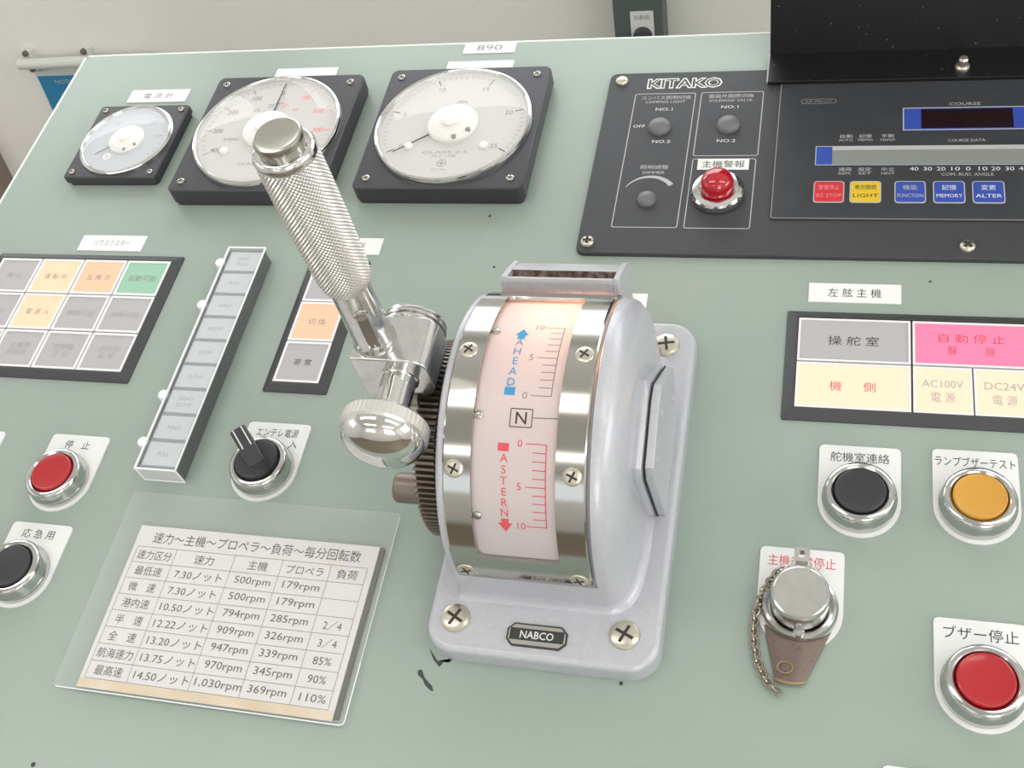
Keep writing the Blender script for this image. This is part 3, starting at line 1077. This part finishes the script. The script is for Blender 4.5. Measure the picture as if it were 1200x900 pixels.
# the bulb behind the top of the scale
b = HB()
pb = cylpt(-118, 66, 58)
b.lathe([(2.4, -9), (2.4, 2), (2.0, 6), (1.0, 8), (0.01, 8.4)], 'lamp_warm', c=pb, ax='u', n=16)
b.build('bulb', t)
ld = bpy.data.lights.new('scale_lamp', 'POINT')
ld.energy = 0.085
ld.color = (1.0, 0.48, 0.24)
ld.shadow_soft_size = 0.006
lo = bpy.data.objects.new('scale_lamp', ld)
C.objects.link(lo)
lo.matrix_world = PANEL @ Matrix.Translation(Vector(cylpt(-112, 64, 57)) * 0.001)

for uu in (-143.6, -92.6):
    for a in (88.5, 131.0, 174.2):
        screw(t, 0, 0, 0, 4.1, 1.2, 'screw_steel', rot=0.5 + a, name='band_screw',
              T=OFF @ Matrix.Translation(cylpt(uu, a, 71.7)) @ Matrix.Rotation(RAD(a - 90), 4, 'X'))
for q in ((-153.0, 180.6), (-74.4, 181.2), (-73.8, 341.2), (-152.8, 341.2)):
    screw(t, q[0], q[1], 12.0, 7.0, 2.4, 'screw_steel', rot=0.15 + q[0], name='mounting_screw', T=OFF, slot_w=0.2)
# maker's plate
b = HB()
pts = [(-127.5, 173.6), (-124.6, 170.6), (-102.6, 170.6), (-99.6, 173.6), (-99.6, 178.6), (-102.6, 181.6), (-124.6, 181.6), (-127.5, 178.6)]
b.prism(pts, 11.9, 12.9, 'chip', ch=0.3)
b.prism(inset(pts, 0.8), 12.9, 13.2, 'steel', ch=0.2)
b.box(-126.0, 173.4, 13.1, -101.0, 179.0, 13.3, 'ink')
b.text('NABCO', -113.5, 176.1, 3.6, 'ink_white', 13.4, width=15.5, off=0.06)
b.build('maker_plate', t)
# lamp hood at the head of the band
b = HB()
h0 = [(318.5, 66), (345, 46), (346, 70), (336.4, 77.4), (335.0, 78.0), (333.6, 74.8), (326.6, 78.6), (327.2, 82.0), (325.4, 83.0), (324.2, 81.2)]
b.prism(h0, -143.0, -91.4, 'hammer_grey', ax='u')
h1 = [(318.0, 64), (346, 44), (347, 70.5), (336.8, 77.6), (325.6, 83.6), (323.6, 81.0)]
for a_, c_ in ((-146.0, -142.8), (-91.6, -88.4)):
    b.prism(h1, a_, c_, 'hammer_grey', ch=0.8, ch0=0.8, ax='u')
b.prism([(326.4, 78.6), (333.8, 74.7), (334.0, 75.2), (326.8, 79.1)], -142.8, -91.6, 'rust', ax='u')
b.prism([(333.6, 75.0), (334.9, 77.8), (334.6, 78.0), (333.2, 75.2)], -142.8, -91.6, 'rust', ax='u')
b.build('lamp_hood', t)

# lever mechanism on the left: gear wheel, arm, block, shaft with knob, grip
b = HB()
NT = 100
pts = []
for i in range(NT):
    for f, rr in ((0.0, 45.0), (0.25, 45.0), (0.42, 48.0), (0.78, 48.0)):
        a = 2 * PI * (i + f) / NT
        pts.append((VC + rr * math.cos(a), WC + rr * math.sin(a)))
keep = pts
b.prism([(p, max(q, 0.8)) for p, q in keep], -171.0, -161.0, 'gear_steel', ax='u')
b.prism([(p, max(q, 0.8)) for p, q in circ(VC, WC, 42, 60)], -161.2, -153.0, 'dark_gap', ax='u')
b.build('gear_wheel', t)
b = HB()
b.lathe([(7.4, -171), (7.4, -187.0), (6.6, -188.2), (0.01, -188.2)], 'gear_steel', c=(0, 233, 37), ax='u', n=28, cap0=False)
b.build('gear_stud', t)
b = HB()
b.prism(rrect(250, 30, 279, 88, 8, 5), -176.0, -169.5, 'steel', ax='u', ch0=1.0)
b.build('lever_arm', t)
b = HB()
pr = [(-194.0, 85.0)] + circ(-167.6, 93.0, 8.0, 8, -90, 0) + circ(-167.6, 104.0, 8.0, 8, 0, 90) + [(-194.0, 112.0)]
pw = [(w_, u_) for u_, w_ in pr][::-1]
b.prism(pw, 254.0, 278.5, 'chrome_soft', ch=0.8, ch0=0.8, ax='v')
b.build('lever_block', t)
b = HB()
SC_ = (-174.5, 0, 98.5)
# axis v: lathe in the (w, u) frame
b.lathe([(12.8, 278), (14.6, 278.8), (14.6, 279.8), (13.4, 280.2), (13.4, 280.8), (14.8, 281.2), (14.8, 282.4), (13.4, 282.8), (13.4, 283.4), (14.4, 283.8), (14.4, 284.8), (12.0, 285.4), (0.01, 285.4)], 'chrome_soft', c=SC_, ax='v', n=48)
b.build('back_collar', t)
b = HB()
b.lathe([(8.8, 254.3), (8.8, 253.4), (8.0, 253.2), (7.8, 253.0), (7.8, 228.0)], 'chrome', c=SC_, ax='v', n=40, cap0=False, cap1=False)
b.box(-174.9, 250, 105.7, -174.1, 251, 106.3, 'slot_dark')
sh = b.build('knob_shaft', t)
b = HB()
n = 120
prof = [(7.6, 232.5), (17.0, 232.0), (18.6, 231.2), (19.2, 230.2), (19.2, 224.6), (18.4, 223.6)]
M = Matrix.Translation(SC_) @ AX['v']
rings = []
for j, (r, z_) in enumerate(prof):
    ring = []
    for i in range(n):
        rr = r + (0.28 if (i % 2 and j in (3, 4)) else 0)
        a = 2 * PI * i / n
        ring.append(tuple(M @ Vector((rr * math.cos(a), rr * math.sin(a), z_))))
    rings.append(ring)
b.loft(rings, 'grip_steel', True, False)
dome = [(18.4 * math.cos(PI / 2 * i / 12), 223.6 - 11.0 * math.sin(PI / 2 * i / 12)) for i in range(12)] + [(0.01, 212.6)]
b.lathe(dome, 'chrome', c=SC_, ax='v', n=60, cap0=False)
b.build('knob', sh)

# neck and knurled grip, standing upright above the pivot
GU, GV = -185.0, 265.0
b = HB()
b.lathe([(9.9, 110.0), (9.9, 112.8), (9.5, 114.2), (9.0, 116), (8.8, 130), (8.6, 152)], 'chrome_soft', c=(GU, GV, 0), n=40)
# milled key slot with its pin on the side towards the operator
for ang in (-62,):
    b2 = Matrix.Translation((GU, GV, 0)) @ Matrix.Rotation(RAD(ang), 4, 'Z')
    T0 = b.T.copy()
    b.T = OFF @ b2
    b.add([(8.95, y_, z_) for y_, z_ in rrect(-2.4, 117, 2.4, 141, 2.3, 6)], [list(range(28))], 'gear_steel')
    sl = [tuple(Vector((8.75, y_, z_))) for y_, z_ in rrect(-2.6, 116, 2.6, 141, 2.5, 6)]
    b.tube(sl, 0.7, 'chrome', n=8, closed=True)
    b.lathe([(2.2, 7.6), (2.2, 9.4), (1.4, 9.8), (0.01, 9.8)], 'steel', c=(0, 0, 138.4), ax='u', n=16)
    b.T = T0
b.build('lever_neck', t)
b = HB()
NA, NZ = 42 * 8, 288
zs0, zs1 = 150.0, 222.0


def grip_r(z_):
    f = (z_ - zs0) / (zs1 - zs0)
    r = 11.0 + 0.5 * math.sin(PI * f) + 0.9 * f
    if f < 0.12:
        q = 1 - f / 0.12
        r = r - 2.6 * (1 - math.sqrt(max(0, 1 - q * q)))
    return r


rings = []
for j in range(NZ + 1):
    z_ = zs0 + (zs1 - zs0) * j / NZ
    ring = []
    for i in range(NA):
        a = 2 * PI * i / NA
        p1 = (a * 42 / (2 * PI) + z_ / 2.0) % 1.0
        p2 = (a * 42 / (2 * PI) - z_ / 2.0) % 1.0
        k_ = min(abs(p1 - 0.5), abs(p2 - 0.5)) * 2
        r = grip_r(z_) - 0.55 + 0.80 * min(1, k_ * 1.15)
        ring.append((GU + r * math.cos(a), GV + r * math.sin(a), z_))
    rings.append(ring)
b.loft(rings, 'grip_steel')
b.lathe([(11.6, 221.4), (12.0, 222.4), (12.0, 224.2), (11.2, 225.8), (10.2, 226.4), (8.4, 226.2)], 'chrome', c=(GU, GV, 0), n=56)
g = b.build('grip', t, sharp=60)
b = HB()
n = 48
rings = []
for z_, r in ((225.0, 8.8), (228.0, 8.8), (228.9, 9.2), (230.6, 9.3), (231.6, 8.9), (231.9, 8.3), (231.4, 6.4), (231.1, 0.02)):
    ring = []
    for i in range(n):
        a = 2 * PI * i / n
        rr = r
        if z_ < 228.5:                       # wrench flats below the rim
            q = (a + 0.2) % (PI / 3) - PI / 6
            rr = min(r, 8.1 / math.cos(q))
        ring.append((GU + rr * math.cos(a), GV + rr * math.sin(a), z_))
    rings.append(ring)
b.loft(rings, 'steel')
b.build('end_button', g)


# ------------------------------------------------------------------ autopilot panel
KU, KV = -135.0, 411.6
t = thing('autopilot_panel', KU, KV, 'black autopilot panel with blue keys, red pilot lamp and opened cover', 'autopilot panel')


def KB():
    b = B()
    b.T = Matrix.Translation((-KU, -KV, 0))
    return b


b = KB()
b.prism(rrect(-135, 411.6, 285, 565, 5, 6), 0, 3.0, 'autopilot_black', ch=0.6)
z = 3.06
for r_ in ((-116.8, 431.2, -78.4, 545.0), (-75.2, 489.0, -36.8, 545.2), (-75.0, 431.0, -37.6, 486.8)):
    b.outline(rrect(*r_, 1.6, 4), 0.55, 'ink_grey', z)
b.text('KITAKO', -86.8, 554.2, 8.6, 'ink_white', z, width=47.4, off=0.75)
b.text('KITAKO', -86.8, 554.2, 8.0, 'autopilot_black', z + 0.05, width=45.5, off=0.05)
b.text('コンパス照明切換', -97.0, 541.0, 2.7, 'ink_grey', z, width=31)
b.text('COMPASS LIGHT', -97.0, 537.2, 2.3, 'ink_grey', z, width=25)
b.text('NO.1', -96.6, 530.4, 2.6, 'ink_white', z, width=10.5)
b.text('NO.2', -95.6, 501.8, 2.6, 'ink_white', z, width=11)
b.text('OFF', -110.8, 515.4, 2.5, 'ink_white', z, width=7.2)
b.text('電磁弁開閉切換', -56.6, 541.4, 2.7, 'ink_grey', z, width=27.5)
b.text('SOLENOID VALVE', -56.6, 537.4, 2.3, 'ink_grey', z, width=26)
b.text('NO.1', -56.3, 531.6, 2.6, 'ink_white', z, width=10.5)
b.text('NO.2', -56.6, 502.0, 2.6, 'ink_white', z, width=11)
b.text('照明調整', -97.2, 479.9, 2.8, 'ink_grey', z, width=17)
b.text('DIMMER', -97.2, 475.4, 2.3, 'ink_grey', z, width=13)
arc, arc2 = [], []
for i in range(17):
    f = i / 16
    a = RAD(152 - 118 * f)
    w_ = 0.25 + 1.3 * f
    arc.append((-98.4 + (15.5 - w_) * math.cos(a), 456.4 + (15.5 - w_) * math.sin(a)))
    arc2.append((-98.4 + (15.5 + w_) * math.cos(a), 456.4 + (15.5 + w_) * math.sin(a)))
for i in range(16):
    b.poly([arc[i], arc[i + 1], arc2[i + 1], arc2[i]], 'ink_grey', z)
b.build('face_plate', t)
b = KB()
b.prism(rrect(-71.6, 477.5, -41.6, 486.4, 0.3, 2), 3.0, 3.3, 'label_white')
b.text('主機警報', -56.6, 482.0, 4.4, 'ink', 3.36, width=25)
b.build('lamp_label', t)
for q in ((-98.0, 514.0), (-56.2, 515.2)):
    b = KB()
    b.lathe([(7.2, 3.0), (7.2, 3.6), (6.8, 5.0), (5.6, 6.4), (3.6, 7.2), (0.01, 7.6)], 'knob_grey', c=(q[0], q[1], 0), n=36)
    b.build('switch_knob', t)
b = KB()
b.lathe([(5.9, 3.0), (5.9, 3.6), (5.5, 4.9), (4.5, 6.0), (2.8, 6.7), (0.01, 7.0)], 'knob_grey', c=(-98.5, 453.2, 0), n=36)
b.build('dimmer_knob', t)
b = KB()
LC = (-57.6, 456.8, 0)
prof = [(13.6, 3.0), (15.2, 4.2), (15.2, 7.8), (14.2, 9.0), (12.0, 9.6), (10.6, 9.4), (10.4, 8.0)]
n = 72
rings = []
for j, (r, z_) in enumerate(prof):
    ring = []
    for i in range(n):
        a = 2 * PI * i / n
        rr = r - (0.7 if (i % 6 == 0 and 1 <= j <= 2) else 0)
        ring.append((LC[0] + rr * math.cos(a), LC[1] + rr * math.sin(a), z_))
    rings.append(ring)
b.loft(rings, 'chrome', False, True)
lb = b.build('pilot_lamp', t)
b = KB()
b.lathe([(9.6, 8.5), (9.6, 12.4), (9.2, 14.6)] + [(9.2 * math.cos(PI / 2 * i / 8), 14.6 + 6.4 * math.sin(PI / 2 * i / 8)) for i in range(1, 8)] + [(0.01, 21.0)], 'lamp_red', c=LC, n=40)
b.build('red_lens', lb)

# membrane keypad unit
b = KB()
b.prism(rrect(-27.4, 438.0, 250, 561.5, 2, 4), 3.0, 4.0, 'membrane', ch=0.4)
z = 4.06
mem = rrect(-27.4, 438.0, 250, 561.5, 2, 4)
b.outline(inset(mem, 0.5), 0.5, 'ink_soft', 4.03)
b.text('AP PILOT', -4.0, 533.8, 2.0, 'ink_soft', z, width=16)
b.outline(rrect(-14.2, 531.8, 6.4, 536.0, 1.8, 4), 0.35, 'ink_soft', z)
b.text('COURSE', 78.3, 529.6, 2.5, 'ink_grey', z, width=17)
b.text('COURSE DATA', 78.2, 499.4, 2.3, 'ink_grey', z, width=20)
for i, x in enumerate((12.6, 23.4, 35.8)):
    b.text(('自動', '記憶', '手動')[i], x, 503.6, 2.3, 'ink_grey', z, width=7)
    b.text(('AUTO', 'MEMO', 'HAND')[i], x, 500.4, 1.9, 'ink_grey', z, width=8)
    b.text(('遠隔', '設定', '中立')[i], x, 476.6, 2.3, 'ink_grey', z, width=7)
    b.text(('REM.', 'SET', 'NEUT')[i], x, 473.4, 1.9, 'ink_grey', z, width=7)
for i, tx in enumerate(('40', '30', '20', '10', '0', '10', '20', '30', '40')):
    b.text(tx, 50.0 + i * 7.1, 476.9, 3.0, 'ink_white', z, width=4.6 if tx != '0' else 2.6)
b.text('COM. RUD. ANGLE', 77.8, 472.6, 2.3, 'ink_grey', z, width=27)
b.build('membrane_unit', t)
b = KB()
b.prism(rrect(44.0, 507.6, 114.0, 526.6, 0.5, 2), 4.0, 4.3, 'blue_key')
b.outline(rrect(44.0, 507.6, 114.0, 526.6, 0.5, 2), 0.7, 'ink_grey', 4.36)
b.prism(rrect(54.2, 509.2, 103.6, 525.0, 0.3, 2), 4.3, 4.5, 'display_dark')
b.build('course_display', t)
b = KB()
b.prism(rrect(-4.2, 479.6, 160.0, 495.2, 0.5, 2), 4.0, 4.3, 'blue_key')
b.outline(rrect(-4.2, 479.6, 160.0, 495.2, 0.5, 2), 0.5, 'ink_grey', 4.36)
b.prism(rrect(5.2, 480.2, 150.0, 494.8, 0.2, 2), 4.3, 4.6, 'display_strip')
b.box(5.2, 491.6, 4.5, 150.0, 494.6, 4.75, 'ink_grey')
b.build('data_display', t)
for i, (x0, x1, mt, l1, l2, ik) in enumerate(((-4.2, 12.6, 'red_key', '警報停止', 'BZ STOP', 'ink_pink'), (15.5, 32.4, 'yellow_key', '表示照明', 'LIGHT', 'ink'), (39.4, 55.9, 'blue_key', '機能', 'FUNCTION', 'ink_grey'),
                                              (59.6, 76.2, 'blue_key', '記憶', 'MEMORY', 'ink_white'), (79.8, 96.4, 'blue_key', '変更', 'ALTER', 'ink_white'))):
    b = KB()
    b.prism(rrect(x0, 450.4, x1, 467.0, 2.0, 4), 4.0, 4.4, 'ink_grey')
    b.prism(rrect(x0 + 0.6, 451.0, x1 - 0.6, 466.4, 1.6, 4), 4.4, 4.7, mt, ch=0.2, steps=1)
    cx = (x0 + x1) / 2
    b.text(l1, cx, 461.8, 3.0, ik, 4.78, width=11.5 if len(l1) > 2 else 7.5)
    b.text(l2, cx, 455.6, 2.8, ik, 4.78, width=13.4)
    b.build('key', t)
# opened black cover: flange under the top screws, lid standing up behind
b = KB()
b.prism(rrect(-35.0, 549.6, 285, 578, 0.4, 2), 3.9, 6.4, 'cover_black', ch=0.3)
lean = [(575.5, 6.0), (578.5, 6.0), (606.0, 150.0), (603.0, 150.0)]
b.prism(lean, -35.0, 285.0, 'cover_black', ax='u', ch=0.4, ch0=0.4)
b.tube([(-35.2, 550.2, 5.4), (-35.2, 576, 5.6)], 0.7, 'ink_grey', n=6)  # light grey tube paints the highlight on the cover's left edge
b.build('cover', t)
for q in ((-127.0, 556.8), (-128.8, 419.4), (76.2, 420.0)):
    screw(t, q[0], q[1], 3.0, 4.1, 2.6, 'screw_steel', rot=q[0], T=Matrix.Translation((-KU, -KV, 0)), slot_w=0.4, cross=q[1] < 500)
b = KB()
b.lathe([(4.2, 6.4), (4.2, 8.2), (3.2, 9.0), (2.8, 9.0), (2.8, 13.0), (2.0, 14.2), (0.01, 14.4)], 'screw_steel', c=(77.4, 558.0, 0), n=24)
b.build('cover_screw', t)


# ------------------------------------------------------------------ guarded stop button with chain
EU, EV = -0.4, 206.2
t = thing('emergency_stop_button', EU, EV, 'chrome capped emergency stop button with a small chain and rust-speckled tab', 'stop button')
plate(t, '主機非常停止', 'ink_red', 4.4, 30, y=23.4)
b = B()
b.lathe([(16.6, 1.2), (16.6, 6.0), (15.8, 7.6), (14.6, 8.2), (13.6, 7.6), (13.4, 3.0)], 'bezel_chrome', n=56, cap0=False, cap1=True)
b.build('bezel', t)
b = B()
b.lathe([(12.8, 3.0), (12.8, 18.2), (12.6, 19.4), (12.0, 20.2), (11.4, 20.4), (11.2, 20.1), (0.01, 20.1)], 'chrome_soft', n=56)
b.build('cap', t)
b = B()
o_, i_ = rrect(-3.4, 14.6, 3.4, 21.4, 1.2, 4), rrect(-1.7, 16.4, 1.7, 19.8, 1.2, 4)
b.ringprism(o_, i_, 16.0, 20.0, 'chrome_soft')
b.box(-4.6, 11.0, 14.0, 4.6, 15.4, 18.0, 'chrome_soft', ch=0.6)
for x in (-6.2, 6.2):
    b.lathe([(1.5, 12.0), (1.5, 17.2), (0.01, 17.8)], 'chain_steel', c=(x, 12.4, 0), n=12)
b.build('hinge', t)
b = B()
b.lathe([(2.4, 2.0), (2.4, 10.0), (1.6, 11.2), (0.01, 11.4)], 'chrome', c=(0.2, -13.6, 0), n=20)
b.build('latch', t)
b = B()
rings = []
for j in range(9):
    f = j / 8
    yy = -9.0 - 24.0 * f
    hw = 14.4 - 8.0 * f
    cx = -0.4 - 2.0 * f
    ring = []
    for i in range(13):
        s = -1 + 2 * i / 12
        ring.append((cx + hw * s, yy - 1.8 * (1 - s * s) * f, 1.6 + 3.6 * (1 - s * s) * (1 - 0.45 * f)))
    for i in range(13):
        s = 1 - 2 * i / 12
        ring.append((cx + hw * s, yy - 1.8 * (1 - s * s) * f, 0.4 + 3.6 * (1 - s * s) * (1 - 0.45 * f)))
    rings.append(ring)
b.loft(rings, 'rusty_tab')
b.tube([(-2.4 + 6.3 * s, -33.0 - 1.8 * (1 - s * s), 1.2 + 2.0 * (1 - s * s)) for s in [-1 + 2 * i / 12 for i in range(13)]], 0.7, 'brass_edge', n=8)
b.tube([(-4.8 + 3.2 * math.cos(2 * PI * i / 24), -28.6 + 2.6 * math.sin(2 * PI * i / 24), 4.6) for i in range(24)], 0.35, 'brass_edge', n=6, closed=True)
b.build('tab', t)
b = B()
path = [(-8.2, 12.6, 15.0), (-10.8, 10.8, 13.0), (-14.4, 7.0, 8.6), (-17.2, 1.6, 4.6), (-18.8, -4.2, 2.6), (-19.0, -11.0, 2.2), (-18.4, -18.0, 2.2), (-17.0, -25.0, 2.2), (-14.4, -31.0, 2.2), (-11.0, -36.0, 2.2), (-6.6, -39.4, 2.2)]
P = [Vector(p) for p in path]
ds = [0.0]
for i in range(1, len(P)):
    ds.append(ds[-1] + (P[i] - P[i - 1]).length)
NL = 26
for k_ in range(NL):
    s = ds[-1] * (k_ + 0.5) / NL
    i = max(j for j in range(len(ds)) if ds[j] <= s)
    i = min(i, len(P) - 2)
    f = (s - ds[i]) / (ds[i + 1] - ds[i])
    p = P[i].lerp(P[i + 1], f)
    d = (P[i + 1] - P[i]).normalized()
    side = d.cross(Vector((0, 0, 1))).normalized()
    nn = side.cross(d)
    sd = side if k_ % 2 else (side * 0.35 + nn * 0.94)
    ring = [tuple(p + d * 2.1 * math.cos(2 * PI * q / 14) + sd * 1.65 * math.sin(2 * PI * q / 14)) for q in range(14)]
    b.tube(ring, 0.52, 'chain_steel', n=6, closed=True)
b.build('chain', t)


# ------------------------------------------------------------------ things on the front wall behind the console (world metres)
def wz(z):
    return Z0 + z


def wall_thing(name, x, z, label, cat, group=None):
    o = bpy.data.objects.new(name, None)
    o.empty_display_size = 0.02
    C.objects.link(o)
    o.location = (x, Y1, z)
    o.rotation_euler = (PI / 2, 0, 0)       # local x -> right, y -> up, z -> out of the wall
    return tag(o, label, cat, group)


t = wall_thing('switch_column', -0.238, wz(-0.19), 'dark grey upright switch column on the wall beyond the console', 'switch column')
b = B()
b.prism(rrect(-32, -620, 32, 420, 3, 3), 0, 40, 'post_grey', ch=1.5)
b.build('post', t)
b = B()
b.T = Matrix.Translation((6, 19, 0))
b.prism(rrect(-16, -26, 14, 30, 1.5, 3), 40, 41.2, 'plate_white', ch=0.3)
b.text('始動器', -1, 22, 5, 'ink_soft', 41.3, width=20)
b.build('legend_plate', t)
b = B()
b.lathe([(12.5, 41), (12.5, 46), (11.5, 52), (8, 54), (0.01, 54.5)], 'knob_black', c=(5, 16, 0), n=32)
b.build('knob', t)

t = wall_thing('wall_poster', -1.13, wz(-0.29), 'blue framed notice on the wall at upper left, beyond the console', 'notice')
b = B()
b.prism(rrect(-75, -110, 85, 76, 1, 2), 0, 8, 'poster_paper', ch=0.5)
b.prism(rrect(-72, -105, 82, 68, 1, 2), 8, 8.4, 'poster_blue')
b.text('NOTICE', -22, 58, 7, 'ink_grey', 8.5, width=45)
b.text('安 全 第 一', -22, 34, 7, 'ink_grey', 8.5, width=40)
b.poly([(-20 + 11 * math.cos(RAD(a)), 10 + 11 * math.sin(RAD(a)) * (1.2 if a > 180 else 0.6)) for a in range(0, 360, 20)], 'ink_grey', 8.5)
b.build('notice_board', t)
t = wall_thing('wall_pipe', -1.112, wz(-0.193), 'short white horizontal pipe clamped to the wall above the blue notice', 'pipe')
b = B()
b.T = Matrix.Translation((0, 0, 22))
b.tube([(-100, -1, 0), (-60, -1, 0), (70, 1, 0), (130, 1, 0)], 8.5, 'pipe_white', n=18)
b.build('pipe', t)
for x in (-86, 18):
    b = B()
    b.prism(rrect(x - 7, -17, x + 7, 17, 3, 3), 0, 14, 'pipe_white', ch=1)
    for y in (-13, 13):
        b.lathe([(4.5, 13), (4.5, 18), (3.4, 20), (0.01, 20.4)], 'gear_steel', c=(x, y, 0), n=14)
    b.build('clamp', t)
o = B()
o.box(-1.395, Y1 - 0.03, 0, -1.352, Y1, wz(-0.33), 'brown_trim')
struct('trim_1', o)

# ceiling lamps (the light that shines on the console)
for i, (x, y) in enumerate(CEIL):
    o = bpy.data.objects.new('ceiling_light', None)
    C.objects.link(o)
    o.location = (x, y, Z1)
    tag(o, ('long white ceiling light over the console, left of two', 'long white ceiling light over the console, right of two', 'long white ceiling light behind the operator, left of two', 'long white ceiling light behind the operator, right of two')[i], 'ceiling light', 'ceiling lights')
    b = B()
    b.box(-620, -170, -70, 620, 170, 0, 'label_white')
    b.build('housing', o)
    b = B()
    b.box(-600, -150, -80, 600, 150, -70, 'diffuser')
    b.build('lamp_diffuser', o)
